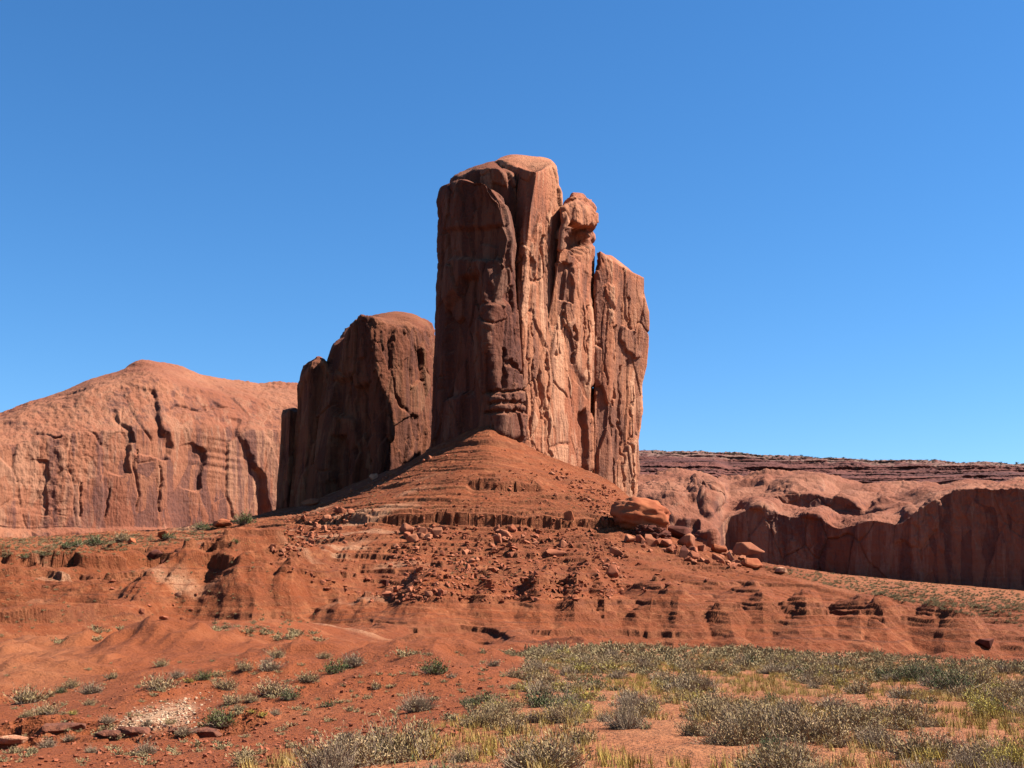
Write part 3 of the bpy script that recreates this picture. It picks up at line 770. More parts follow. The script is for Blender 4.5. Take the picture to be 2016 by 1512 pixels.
# ---- the lower butte behind it, in shade
so = world(720, 1030, 930.0)
side = rock_thing('sandstone_fin', Vector(so), 'lower shaded rock fin standing left of the tall butte', 'rock fin')
rock_part('rock_fin', side, pillar(
    [(940, [(660, 668), (640, 730), (620, 800), (595, 880), (575, 950), (555, 1060)]), (922, [(690, 618), (685, 720), (665, 900), (650, 1070)]),
     (903, [(706, 614), (732, 680), (748, 760), (752, 850), (750, 1060)]), (914, [(790, 628), (792, 700), (796, 1040)]), (968, [(850, 640), (860, 700), (880, 1020)])],
    6, 's', res=0.7, rho=10, dome=4, back=[(1030, [(850, 632), (870, 1000)]), (1030, [(690, 640), (640, 1000)])], round_s=0.05,
    flute=3.0, slab=2.2, bed=0.5,
    stamps=[([(655, 745), (690, 740), (700, 830), (660, 820)], 5, 12), ([(655, 860), (685, 850), (690, 960), (650, 980)], 6, 10), ([(690, 760), (725, 750), (730, 960), (700, 980)], 6, 10)]), M_SIDE, stain=0.3)  # darkening over the whole fin deepens its shade through the colour
rock_part('rock_knob', side, pillar(
    [(950, [(592, 732), (585, 760), (588, 800), (582, 860), (566, 1060)]), (932, [(612, 708), (606, 800), (590, 1060)]), (940, [(646, 704), (652, 1050)])],
    7, 's', res=0.8, rho=7, dome=2, back=[(985, [(640, 708), (645, 1040)]), (985, [(600, 720), (590, 1040)])], flute=1.5, slab=1.5), M_SIDE)
rock_part('rock_pillar', side, pillar(
    [(960, [(556, 812), (556, 850), (552, 920), (538, 1060)]), (946, [(570, 804), (562, 1060)]), (955, [(590, 806), (590, 1060)])],
    8, 's', res=0.8, rho=4, dome=1, back=[(990, [(588, 808), (588, 1050)]), (990, [(560, 810), (550, 1050)])], flute=1.2, slab=1.2), M_SIDE)

# ------------------------------------------------------------------ mesas as thick relief sheets
def sheet(cols, seed, nx, nys, px_range, blur_n=(6, 3), **kw):
    """cols: {px: [(depth, py), ...]} bottom to top and back; the same number of rows in every column; nys = points per row interval"""
    keys = sorted(cols)
    K = len(cols[keys[0]])
    A = np.array([[[XZ(c, p)[0] * y, y, XZ(c, p)[1] * y] for (y, p) in cols[c]] for c in keys])
    pxs = np.linspace(*px_range, nx)
    B = np.zeros((nx, K, 3))
    for k in range(K):
        for c in range(3):
            B[:, k, c] = np.interp(pxs, keys, A[:, k, c])
    B = blur(B, blur_n[0], 0)
    rows = [B[:, :1]]
    for k in range(K - 1):
        u = (np.arange(nys[k]) + 1) / nys[k]
        rows.append(B[:, k:k + 1] * (1 - u)[None, :, None] + B[:, k + 1:k + 2] * u[None, :, None])
    P = blur(np.concatenate(rows, 1), blur_n[1], 1)
    N = normals(P, False)
    return displace(P, N, seed, **kw)

LM = {}
for c, r0, top, sh, cr in ((-500, 960, 905, 870, 850), (-250, 1000, 900, 850, 835), (0, 1060, 884, 832, 814), (60, 1080, 868, 808, 786), (125, 1095, 855, 790, 770), (180, 1110, 850, 768, 744), (240, 1125, 845, 752, 728),
                           (284, 1138, 842, 745, 709), (318, 1150, 842, 743, 710), (350, 1165, 842, 752, 716), (400, 1185, 842, 768, 737), (450, 1205, 842, 778, 744), (500, 1225, 850, 785, 752),
                           (580, 1255, 850, 790, 753), (700, 1300, 850, 795, 760), (900, 1360, 850, 800, 770)):
    LM[c] = [(r0 - 14, 1110), (r0 - 6, 1046), (r0, 1040), (r0 + 10, top), (r0 + 45, sh), (r0 + 130, cr), (r0 + 260, cr + 45), (r0 + 300, 1100)]
lo = world(250, 1060, 1140.0)
lmesa = rock_thing('sandstone_mesa', Vector(lo), 'broad domed orange mesa with a sheer streaked wall, at the far left', 'mesa')
rock_part('mesa_wall', lmesa, sheet(LM, 11, 760, (20, 8, 230, 80, 70, 20, 12), (-500, 900), (5, 4), k=2.0, flute=2.0, slab=1.35, bed=2.2, fine=0.8, slabsz=(18, 18, 46), joints=0.35,
    stamps=[([(205, 790), (288, 757), (306, 775), (313, 826), (337, 868), (337, 905), (300, 905), (215, 880)], 5.5, 6, 222, 318), ([(140, 822), (200, 812), (222, 806), (238, 824), (265, 832), (270, 868), (256, 876), (264, 935), (236, 940), (150, 930)], 4.5, 5, 165, 262),
            ([(330, 872), (385, 868), (405, 890), (400, 955), (390, 968), (330, 960)], 5, 5, 345, 402), ([(395, 826), (470, 824), (484, 878), (506, 915), (527, 960), (540, 1045), (440, 1045), (415, 900)], 10, 7, 420, 525),
            ([(316, 890), (322, 940), (318, 1010), (312, 1010)], 5, 5), ([(154, 950), (158, 950), (160, 1020), (155, 1020)], 4, 4), ([(208, 960), (213, 960), (212, 1020), (207, 1020)], 4, 4), ([(269, 880), (275, 880), (272, 1005), (267, 1005)], 4, 5),
            ([(20, 900), (92, 905), (95, 1020), (30, 1010)], 3, 5, 40, 94), ([(330, 798), (440, 796), (470, 806), (440, 803), (330, 804)], 3, 4), ([(60, 850), (120, 856), (118, 862), (60, 856)], 3, 4)]),
    M_MESA, close=False)

RM = {}
for c, k1, k2, k3, k4, k5 in ((1100, 1030, 985, 945, 934, 884), (1200, 1030, 985, 945, 935, 886), (1260, 1022, 978, 944, 935, 887), (1330, 1040, 985, 942, 937, 888), (1395, 1062, 1002, 942, 938, 890), (1414, 1056, 1003, 950, 939, 890), (1424, 1018, 1008, 972, 940, 891), (1432, 1016, 1008, 975, 940, 891),
                              (1490, 996, 990, 972, 941, 893), (1560, 1018, 1000, 950, 942, 896), (1600, 1010, 1003, 956, 944, 899), (1650, 1042, 1022, 975, 947, 902), (1715, 1021, 1012, 992, 950, 905), (1775, 1031, 1020, 985, 950, 906),
                              (1800, 1008, 1000, 976, 950, 907), (1840, 982, 976, 966, 950, 908), (1900, 964, 959, 954, 949, 910), (2016, 962, 957, 952, 947, 915), (2400, 955, 950, 946, 942, 918)):
    b0 = float(np.interp(c, [1100, 1400, 2016, 2400], [1310, 1300, 1165, 1090])) + 9 * math.sin(c / 60.0)
    if c < 1418: b0 -= 75.0
    zr = float(world(c, k5, 1700.0)[2])
    pyb = lambda y: 756 - F * math.tan(math.atan2(zr, y) - PITCH)
    aw = float(np.interp(c, [1440, 1490, 1520, 1690, 1725], [0, 0, 1, 1, 0]))
    at_ = float(np.interp(c, [1490, 1520, 1570, 1640, 1690, 1725], [996, 974, 966, 978, 1002, 1014]))
    ab_ = float(np.interp(c, [1490, 1530, 1600, 1650, 1725], [994, 1016, 1009, 1022, 1016]))
    RM[c] = [(b0, 1205), (b0 + 8, k1), (b0 + 70, k2), (b0 + 120, k2 * 0.6 + k3 * 0.4 if aw == 0 else ab_), (b0 + 128, k2 * 0.55 + k3 * 0.45 if aw == 0 else at_), (b0 + 190, k3), (b0 + 320, k4), (1690, k5 + 1), (1720, pyb(1720)), (2600, pyb(2600)), (2650, 1100)]
ro = world(1650, 1140, 1300.0)
rmesa = rock_thing('sandstone_cliff', Vector(ro), 'long dark cliff in shade with sunlit domes above, beyond the plain at right', 'cliff')
RMa = {c: v[:7] + [(v[6][0] + 15, v[6][1] + 30)] for c, v in RM.items()}
rock_part('cliff_wall', rmesa, sheet(RMa, 12, 900, (190, 40, 30, 40, 40, 40, 8), (1100, 2400), (6, 2), k=2.0, flute=2.4, slab=2.0, bed=1.6, fine=1.0, slabsz=(14, 14, 30), billow=5.0, joints=0.4, domes=((1330, 965, 80, 32, 9), (1397, 985, 24, 34, 10), (1370, 975, 18, 20, 7), (1500, 992, 46, 12, 6), (1580, 948, 120, 20, 9), (1625, 1014, 56, 12, 6), (1755, 1004, 50, 16, 7), (1705, 985, 60, 18, 6), (1470, 955, 50, 14, 5)),
    stamps=[([(1285, 1000), (1330, 1010), (1375, 1022), (1380, 1060), (1300, 1050)], 8, 8), ([(1356, 978), (1368, 962), (1382, 972), (1386, 984)], 8, 5)]), M_FAR, close=False)
RMb = {c: [(v[6][0] - 6, v[6][1] + 8)] + [(v[6][0], v[6][1])] + v[7:] for c, v in RM.items()}
Pst, tst = sheet(RMb, 13, 900, (6, 150, 8, 40, 8), (1100, 2400), (6, 2), k=2.0, flute=3.0, slab=1.6, bed=0.5, fine=1.2, slabsz=(14, 14, 8))
# stair-stepped strata
zb = Pst[..., 2]
Xs, Ys = Pst[..., 0], Pst[..., 1]
zz = zb + 5 * fbm(Xs / 160, Ys / 160, 1.1, 3)
led = noise(zz / 5.5, Xs / 260, 2.2) + 0.8 * noise(zz / 2.6, Xs / 120, 5.2)
big = noise(zz / 17, Xs / 330, 8.2)
rim = np.zeros_like(zb)
rim[:, 6:158] = 1
Pst[..., 1] -= rim * (3.6 * sstep(-0.2, 0.2, led) + 6.0 * sstep(-0.15, 0.2, big) + 7 * fbm(Xs / 50, zb / 16, 2.2, 3))
Pst[..., 2] += (1 - rim) * 1.5 * fbm(Xs / 30, Ys / 30, 0.2, 3)
capm = np.zeros_like(zb)
capm[:, 120:] = 1
rock_part('strata_rim', rmesa, (Pst, tst), M_STRATA, close=False, extra={'cap': capm}, label='banded maroon ledges along the cliff top')
# ------------------------------------------------------------------ boulders
def boulder_material():
    m = NT('boulder_rock')
    tc = m.n('ShaderNodeTexCoord').outputs['Object']
    oi = m.n('ShaderNodeObjectInfo').outputs['Random']
    a = m.noise(tc, (1.5, 1.5, 1.5), 5, 0.65)
    b = m.noise(tc, (6, 6, 6), 5, 0.7)
    c = m.mix(m.ramp(oi, 0.1, 0.9), (0.2052, 0.0598, 0.0280), (0.2473, 0.0902, 0.0448))
    c = m.mix(m.ramp(a, 0.45, 0.65, 0.0, 0.7), c, (0.1372, 0.0386, 0.0200))
    c = m.mix(m.ramp(b, 0.5, 0.7, 0.0, 0.4), c, (0.2862, 0.1187, 0.0640))
    m.l(c, m.b.inputs['Base Color'])
    m.l(m.bump(b, 0.06, 0.8, m.bump(a, 0.15, 0.6)), m.b.inputs['Normal'])
    return m.m
M_BOULDER = boulder_material()
def tint_material(name, c1, c2, sc=3.0):
    m = NT(name)
    tc = m.n('ShaderNodeTexCoord').outputs['Object']
    a = m.noise(tc, (sc, sc, sc), 5, 0.65)
    m.l(m.mix(m.ramp(a, 0.4, 0.62), c1, c2), m.b.inputs['Base Color'])
    m.l(m.bump(a, 0.2, 0.7), m.b.inputs['Normal'])
    return m.m
M_PALEROCK = tint_material('pale_stone', (0.3294, 0.1619, 0.0920), (0.2473, 0.1003, 0.0520))
M_DARKROCK = tint_material('dark_stone', (0.0626, 0.0175, 0.0104), (0.0864, 0.0258, 0.0160))
M_ORANGE = tint_material('orange_stone', (0.2335, 0.0717, 0.0294), (0.1878, 0.0490, 0.0205))

RS = np.random.RandomState(21)
def boulder_mesh(name, seed, dims=(1, 0.8, 0.7), n=16, bev=0.05, rough=0.0):
    r = np.random.RandomState(seed)
    p = r.normal(size=(n, 3))
    p /= np.linalg.norm(p, axis=1, keepdims=True)
    p = np.sign(p) * np.abs(p)**0.75 * 0.5 * (0.8 + 0.35 * r.rand(n, 1)) * np.array(dims)
    bm = bmesh.new()
    for q in p: bm.verts.new(q)
    res = bmesh.ops.convex_hull(bm, input=bm.verts[:])
    bmesh.ops.delete(bm, geom=[v for v in bm.verts if not v.link_faces], context='VERTS')
    bmesh.ops.dissolve_limit(bm, angle_limit=math.radians(14), verts=bm.verts[:], edges=bm.edges[:])
    bmesh.ops.bevel(bm, geom=bm.edges[:], offset=bev, segments=1, affect='EDGES', clamp_overlap=True)
    me = bpy.data.meshes.new(name)
    bm.to_mesh(me)
    bm.free()
    return me
def knob_mesh(name, seed, dims, sub=5, amp=0.25, fr=1.6, flat=0.0):
    bm = bmesh.new()
    bmesh.ops.create_icosphere(bm, subdivisions=sub, radius=0.5)
    V = np.array([v.co[:] for v in bm.verts])
    n = V / np.linalg.norm(V, axis=1, keepdims=True)
    d = 1 + amp * fbm(V[:, 0] * fr * 2 + seed, V[:, 1] * fr * 2, V[:, 2] * fr * 2.6, 4) + 0.5 * amp * noise(V[:, 2] * 9, seed, 1.0)
    V = V * d[:, None]
    V = np.sign(V) * np.abs(V / 0.5)**0.85 * 0.5 * np.array(dims)
    for v, c in zip(bm.verts, V): v.co = c
    for f in bm.faces: f.smooth = True
    me = bpy.data.meshes.new(name)
    bm.to_mesh(me)
    bm.free()
    return me

BO = [boulder_mesh('boulder', 100 + i, d, n) for i, (d, n) in enumerate([((1, .8, .75), 14), ((1, .7, .9), 12), ((1, .9, .5), 13), ((.9, .8, 1), 15), ((1.1, .6, .6), 12),
                                                                   ((1, .95, .8), 20), ((1.15, .8, .4), 12), ((.8, .8, 1.1), 11), ((1, .75, .65), 18), ((1.2, .7, .7), 14)])]
for me in BO: me.materials.append(M_BOULDER)
def place_boulder(px, py, wpx, me, label, group=None, name='boulder', rot=None, sink=0.3, hscale=1.0, mat=None):
    p = ground_at(px, py)
    if p is None: return None
    sz = 1.25 * wpx * p[1] / F
    o = link(name, me, mat)
    o.scale = (sz, sz, sz * hscale)
    o.location = (p[0], p[1] + 0.2 * sz, p[2] + sz * hscale * (0.5 - sink) * 0.75)
    o.rotation_euler = rot if rot is not None else (RS.uniform(-.5, .5), RS.uniform(-.5, .5), RS.uniform(0, 6.28))
    return tag(o, label, 'boulder', group)

def special(px, py, w_, seed, dims, label, mat, knob=False, rot=(0, 0, 0), sink=0.25, **kw):
    me = knob_mesh('boulder', seed, dims, **kw) if knob else boulder_mesh('boulder', seed, dims, 15, 0.04)
    me.materials.append(mat)
    return place_boulder(px, py, w_, me, label, rot=rot, sink=sink)
special(1264, 1050, 92, 3, (1, .9, .62), 'huge smooth orange boulder at the foot of the tall butte, by far the largest', M_ORANGE, True, (0, 0.2, 0.3), 0.1, amp=0.16)
special(1284, 1064, 54, 5, (1, .7, .5), 'knobbly dark boulder under the front edge of the huge orange boulder', M_DARKROCK, True, (0, 0.15, 0), 0.3, amp=0.45, fr=3.5)
special(1340, 1062, 46, 7, (1, .8, .55), 'dark wedge-shaped boulder just right of the huge orange boulder', M_DARKROCK, False, (0, 0.35, 0.4), 0.2)
special(1352, 1078, 40, 8, (.9, .8, .8), 'two-faced angular boulder below the dark wedge-shaped boulder', M_BOULDER, False, (0.2, 0.2, 0.9), 0.2)
special(1346, 1098, 24, 9, (.7, .7, 1.3), 'upright grey-brown boulder in front of the two-faced angular boulder', M_DARKROCK, False, (0, 0.2, 0.3), 0.2)
special(1366, 1103, 22, 10, (.9, .8, .9), 'rounded pinkish boulder beside the upright grey-brown one', M_BOULDER, False, (0.3, 0, 0.3), 0.2)
special(1416, 1090, 26, 12, (1.1, .8, .7), 'smooth tan boulder on the right skyline of the talus, before the leaning stone', M_ORANGE, False, (0, 0.5, 0.2), 0.15)
special(1441, 1106, 19, 13, (.55, .6, 1.3), 'narrow pale orange stone leaning left against the shaded cliff behind', M_PALEROCK, False, (0, -0.5, 0.1), 0.15)
special(1474, 1106, 52, 14, (1.1, .8, .55), 'broad flat-topped grey boulder standing out against the dark cliff', M_BOULDER, False, (0, 0.12, 0.1), 0.05)
special(1482, 1120, 38, 15, (1.1, .8, .5), 'low rounded tan boulder just under the broad flat-topped grey one', M_ORANGE, False, (0, 0.15, 0.3), 0.15)
special(1540, 1128, 20, 16, (1.2, .8, .5), 'last small pale boulder where the talus runs out to the plain', M_PALEROCK, False, (0, 0.1, 0.3), 0.2)
special(304, 1104, 28, 17, (.95, .8, .85), 'larger of two dark red boulders above the ledge on the left', M_DARKROCK, False, (0.2, -0.3, 0.5), 0.15)
special(322, 1108, 20, 18, (.8, .8, .95), 'smaller of two dark red boulders above the ledge on the left', M_DARKROCK, False, (0, 0.4, 0.2), 0.2)
special(1940, 1276, 32, 19, (1.1, .8, .62), 'lone dark red boulder on the bare lower slope near the right edge', M_DARKROCK, False, (0, 0.2, 0.2), 0.1)
special(14, 1470, 42, 20, (1.3, .9, .38), 'pale flat block beside the shady wash at the lower left corner', M_PALEROCK, False, (0, 0.05, 0.2), 0.2)
special(350, 1174, 13, 22, (.9, .8, .9), 'small whitish stone alone in the gully below the left ledge', M_PALEROCK, False, (0, 0, 0.4), 0.2)
special(612, 996, 26, 23, (1.2, .8, .6), 'tan boulder lying at the base of the shaded fin', M_ORANGE, False, (0, -0.2, 0.4), 0.2)
special(736, 944, 16, 24, (1, .8, .8), 'pale boulder high on the left skyline of the talus', M_PALEROCK, False, (0, -0.3, 0.4), 0.15)
special(435, 1040, 28, 25, (1.2, .9, .55), 'pale orange boulder on the ridge beneath the far left mesa, right of the bushes', M_ORANGE, False, (0, 0.1, 0.6), 0.15)
special(318, 1062, 26, 26, (1.1, .9, .6), 'light orange boulder among the bushes under the far left mesa', M_ORANGE, False, (0, 0.1, 1.6), 0.2)
special(258, 1070, 15, 27, (1, .9, .7), 'small orange boulder left of the light one among the far bushes', M_ORANGE, False, (0, 0.1, 2.6), 0.2)
special(800, 1052, 27, 28, (.9, .8, 1), 'tall angular boulder at the left end of the rockfall under the main ledge', M_BOULDER, False, (0.3, 0.3, 0.4), 0.2)
special(830, 1058, 22, 29, (.7, .7, 1.2), 'slanting slab of rock in the rockfall under the main ledge', M_BOULDER, False, (0.1, 0.5, 0.4), 0.2)
special(860, 1056, 26, 30, (1, .8, .9), 'pair-topped pink boulder at the right of the left rockfall', M_BOULDER, False, (0.4, 0.1, 1.4), 0.2)
special(980, 1046, 18, 31, (.9, .8, .9), 'square boulder just under the middle of the main ledge', M_BOULDER, False, (0.2, 0.4, 0.8), 0.2)
special(1126, 1024, 28, 32, (1, .8, .8), 'rounded boulder perched in the right part of the main ledge', M_ORANGE, False, (0, 0.1, 0.8), 0.25)
special(1108, 1078, 20, 33, (1.1, .8, .7), 'smooth boulder alone on the slope between two dark ledges', M_BOULDER, False, (0, 0.3, 0.8), 0.2)
special(1095, 1095, 26, 34, (1.3, .8, .6), 'low boulder below the smooth lone boulder', M_BOULDER, False, (0, 0.1, 0.3), 0.2)
special(1215, 1095, 24, 35, (1.2, .8, .7), 'topmost boulder of the string running down the right slope', M_BOULDER, False, (0, 0.3, 0.3), 0.2)
special(1207, 1134, 26, 36, (1, .8, .9), 'biggest boulder of the string running down the right slope', M_BOULDER, False, (0, 0.3, 1.3), 0.2)
special(760, 1154, 15, 37, (1, .8, .8), 'dark boulder above the lower left rockfall', M_DARKROCK, False, (0, 0.3, 1.3), 0.2)

def in_poly(poly, n):
    P = np.array(poly, float)
    lo_, hi_ = P.min(0), P.max(0)
    out = []
    while len(out) < n:
        q = lo_ + (hi_ - lo_) * RS.rand(2)
        if poly_sd(np.array([q[0]]), np.array([q[1]]), poly)[0] > 0: out.append(q)
    return out
FALLS = [
    ([(600, 1012), (650, 1008), (700, 1012), (668, 1050), (630, 1075), (585, 1085), (575, 1060)], 34, 6, 15, 'jumbled boulder of the rockfall spilling left of the main ledge'),
    ([(530, 1082), (575, 1070), (590, 1090), (545, 1102)], 7, 8, 15, 'boulder in the small pile at the low end of the left rockfall'),
    ([(792, 1042), (875, 1036), (880, 1062), (800, 1072)], 16, 10, 20, 'angular boulder in the cluster under the left of the main ledge'),
    ([(775, 1078), (830, 1070), (822, 1115), (780, 1112)], 20, 5, 12, 'small boulder in the pile below the left cluster'),
    ([(868, 1092), (945, 1088), (935, 1135), (880, 1128)], 30, 5, 12, 'small boulder in the scree patch at the middle of the slope'),
    ([(940, 1044), (1065, 1040), (1050, 1085), (945, 1080)], 26, 8, 22, 'boulder strewn under the middle of the main ledge'),
    ([(960, 1085), (1020, 1080), (1000, 1130), (955, 1125)], 14, 6, 13, 'small boulder between the middle scree and the black ledges'),
    ([(752, 1170), (860, 1150), (905, 1150), (880, 1172), (800, 1186), (770, 1190)], 24, 7, 17, 'boulder in the lower left rockfall above the striped apron'),
    ([(865, 1140), (920, 1135), (910, 1160), (880, 1160)], 10, 5, 9, 'small stone at the tail of the lower left rockfall'),
    ([(1182, 1080), (1228, 1078), (1226, 1160), (1195, 1188), (1185, 1130)], 17, 6, 14, 'boulder in the string running down the right slope'),
    ([(1232, 1060), (1300, 1062), (1420, 1105), (1400, 1120), (1300, 1090), (1240, 1085)], 34, 9, 22, 'boulder on the rubbly right shoulder of the talus'),
    ([(1370, 1085), (1430, 1088), (1500, 1122), (1440, 1122)], 16, 9, 20, 'boulder near the right end of the talus skyline'),
    ([(1060, 915), (1110, 925), (1220, 990), (1240, 1040), (1190, 1015), (1120, 965)], 24, 5, 11, 'small boulder along the foot of the sunlit wall'),
    ([(640, 985), (740, 945), (840, 895), (850, 905), (760, 960), (680, 1000)], 14, 4, 9, 'small boulder along the left skyline of the talus'),
]
nb_ = 0
for poly, n, a, b, lab in FALLS:
    for q in in_poly(poly, n):
        wpx = 1.2 * (a + (b - a) * RS.rand()**1.5)
        place_boulder(q[0], q[1], wpx, BO[RS.randint(len(BO))], lab, 'fallen boulders on the talus', hscale=RS.uniform(.7, 1.1), sink=RS.uniform(.1, .35))

# thin slabs of the shady ledge in the wash at the lower left
M_LEDGE = tint_material('ledge_stone', (0.135, 0.047, 0.025), (0.085, 0.030, 0.018), 5.0)
for k, (px, py, wp, lab) in enumerate((
        (108, 1441, 96, 'wide red slab roofing the darkest hollow of the wash'), 
        (212, 1452, 66, 'slab poking out under the left end of the pale stones'), (258, 1446, 72, 'slab under the middle of the pale stones'),
        (352, 1445, 52, 'slab half hidden behind the grey shrub under the pale stones'), (402, 1449, 72, 'red slab of the ledge below the large green shrub'),
        (668, 1500, 62, 'red slab beside the dark shrub at the bottom edge'))):
    me = boulder_mesh('rock_ledge', 500 + k, (1.0, .8, .28), 30, 0.008)
    me.materials.append(M_LEDGE)
    p = ground_at(px, py)
    sz = 0.95 * wp * p[1] / F
    o = link('rock_ledge', me)
    o.scale = (sz, sz, sz)
    o.location = (p[0], p[1] + 0.30 * sz, p[2] + 0.05)
    o.rotation_euler = (RS.uniform(-.06, .04), RS.uniform(-.06, .06), RS.uniform(-.3, .3))
    tag(o, lab, 'rock slab')

kn_ = link('rock_knob', knob_mesh('rock_knob', 4, (0.8, 0.8, 1.3), 4, 0.2), M_WALL, butte)
_kp = world(1183, 507, 869.0) - np.array(butte.location)
kn_.location = _kp
kn_.scale = (5.6, 5.6, 6.6)
kn_.rotation_euler = (0, -0.35, 0)
kn_['label'] = 'small stone point leaning left on top of the right slab'

# small rubble nobody would count
def scatter_mesh(protoV, protoQ, pts, scl, rotz, tilt=None):
    n, m = len(pts), len(protoV)
    c, s_ = np.cos(rotz), np.sin(rotz)
    V = np.repeat(protoV[None], n, 0) * scl[:, None, :]
    x = V[..., 0] * c[:, None] - V[..., 1] * s_[:, None]
    y = V[..., 0] * s_[:, None] + V[..., 1] * c[:, None]
    V = np.stack([x, y, V[..., 2]], -1) + pts[:, None]
    Q = protoQ[None] + (np.arange(n) * m)[:, None, None]
    return V.reshape(-1, 3), Q.reshape(-1, protoQ.shape[1])
def concat(parts):
    Vs, Qs, o = [], [], 0
    for V, Q in parts:
        Vs.append(V); Qs.append(Q + o); o += len(V)
    return np.concatenate(Vs), np.concatenate(Qs)
def tri_mesh_arrays(me):
    me.calc_loop_triangles()
    V = np.array([v.co[:] for v in me.vertices])
    Q = np.array([t.vertices[:] for t in me.loop_triangles])
    return V, Q
stone_protos = [tri_mesh_arrays(boulder_mesh('stone', 300 + i, d, 9, 0.0)) for i, d in enumerate([(1, .8, .7), (1, .6, .5), (.8, .9, .9), (1.1, .8, .4)])]
def rubble(name, polys, mat, label, cat, size):
    pts = []
    for poly, n in polys:
        for q in in_poly(poly, n):
            p = ground_at(*q)
            if p is not None: pts.append(p)
    pts = np.array(pts)
    k = RS.randint(4, size=len(pts))
    parts = []
    for i in range(4):
        sel = pts[k == i]
        s1 = (size[0] + (size[1] - size[0]) * RS.rand(len(sel))**2.5)
        scl = s1[:, None] * RS.uniform(.7, 1.2, (len(sel), 3))
        sel = sel + np.array([0, 0, 0.12]) * s1[:, None]
        parts.append(scatter_mesh(*stone_protos[i], sel, scl, RS.rand(len(sel)) * 6.28))
    V, Q = concat(parts)
    return tag(link(name, mesh_np(name, V, Q, smooth=False), mat), label, cat, None, 'stuff')
rubble('rubble', [([(560, 1060), (700, 1000), (850, 900), (1000, 880), (1200, 960), (1300, 1060), (1500, 1125), (1250, 1180), (900, 1190), (700, 1190), (520, 1110)], 900),
                  ([(770, 1040), (1230, 1040), (1230, 1180), (760, 1185)], 1300), ([(1050, 900), (1220, 970), (1260, 1060), (1180, 1020)], 500), ([(120, 1120), (420, 1130), (430, 1200), (330, 1230), (200, 1190)], 25),
                  ([(560, 1010), (710, 1000), (660, 1060), (560, 1095)], 400)],
       M_BOULDER, 'loose broken stones scattered over the talus slope', 'rubble', (0.6, 3.0))
rubble('pale_stones', [([(212, 1440), (262, 1402), (330, 1382), (372, 1374), (390, 1390), (372, 1425), (330, 1434), (262, 1444)], 420), ([(180, 1450), (250, 1395), (340, 1370), (420, 1362), (440, 1400), (380, 1445), (260, 1455)], 260), ([(760, 1285), (985, 1290), (990, 1318), (930, 1312)], 16)], tint_material('white_stone', (0.40, 0.28, 0.18), (0.33, 0.20, 0.12)), 'whitish broken stones over the low red mound near the wash', 'stones', (0.03, 0.13))
rubble('pebbles', [([(0, 1350), (1000, 1300), (1000, 1420), (700, 1512), (0, 1512)], 2600)], M_BOULDER, 'small red pebbles strewn over the foreground slope', 'pebbles', (0.03, 0.16))

# ------------------------------------------------------------------ shrubs
def leaf_material(name, c1, c2, c3):
    m = NT(name)
    oi = m.n('ShaderNodeObjectInfo').outputs['Random']
    tc = m.n('ShaderNodeTexCoord').outputs['Object']
    a = m.noise(tc, (4, 4, 4), 3, 0.6)
    c = m.mix(m.ramp(oi, 0.15, 0.85), c1, c2)
    c = m.mix(m.ramp(a, 0.45, 0.62, 0.0, 0.75), c, c3)
    m.l(c, m.b.inputs['Base Color'])
    m.b.inputs['Roughness'].default_value = 0.85
    return m.m
M_SAGE = leaf_material('sage_leaf', (0.2488, 0.1683, 0.0786), (0.2909, 0.1877, 0.0942), (0.1799, 0.1317, 0.0532))
M_GREEN = leaf_material('green_leaf', (0.078, 0.091, 0.026), (0.057, 0.074, 0.028), (0.104, 0.104, 0.035))
M_DRY = leaf_material('dry_leaf', (0.2441, 0.1744, 0.0960), (0.1879, 0.1284, 0.0706), (0.2916, 0.2127, 0.1224))
M_YELLOW = leaf_material('yellow_leaf', (0.3132, 0.2288, 0.0440), (0.2508, 0.1850, 0.0440), (0.3756, 0.3050, 0.0780))
M_TWIG = leaf_material('grey_twig', (0.1914, 0.1323, 0.0853), (0.1342, 0.0853, 0.0574), (0.2486, 0.1793, 0.1214))

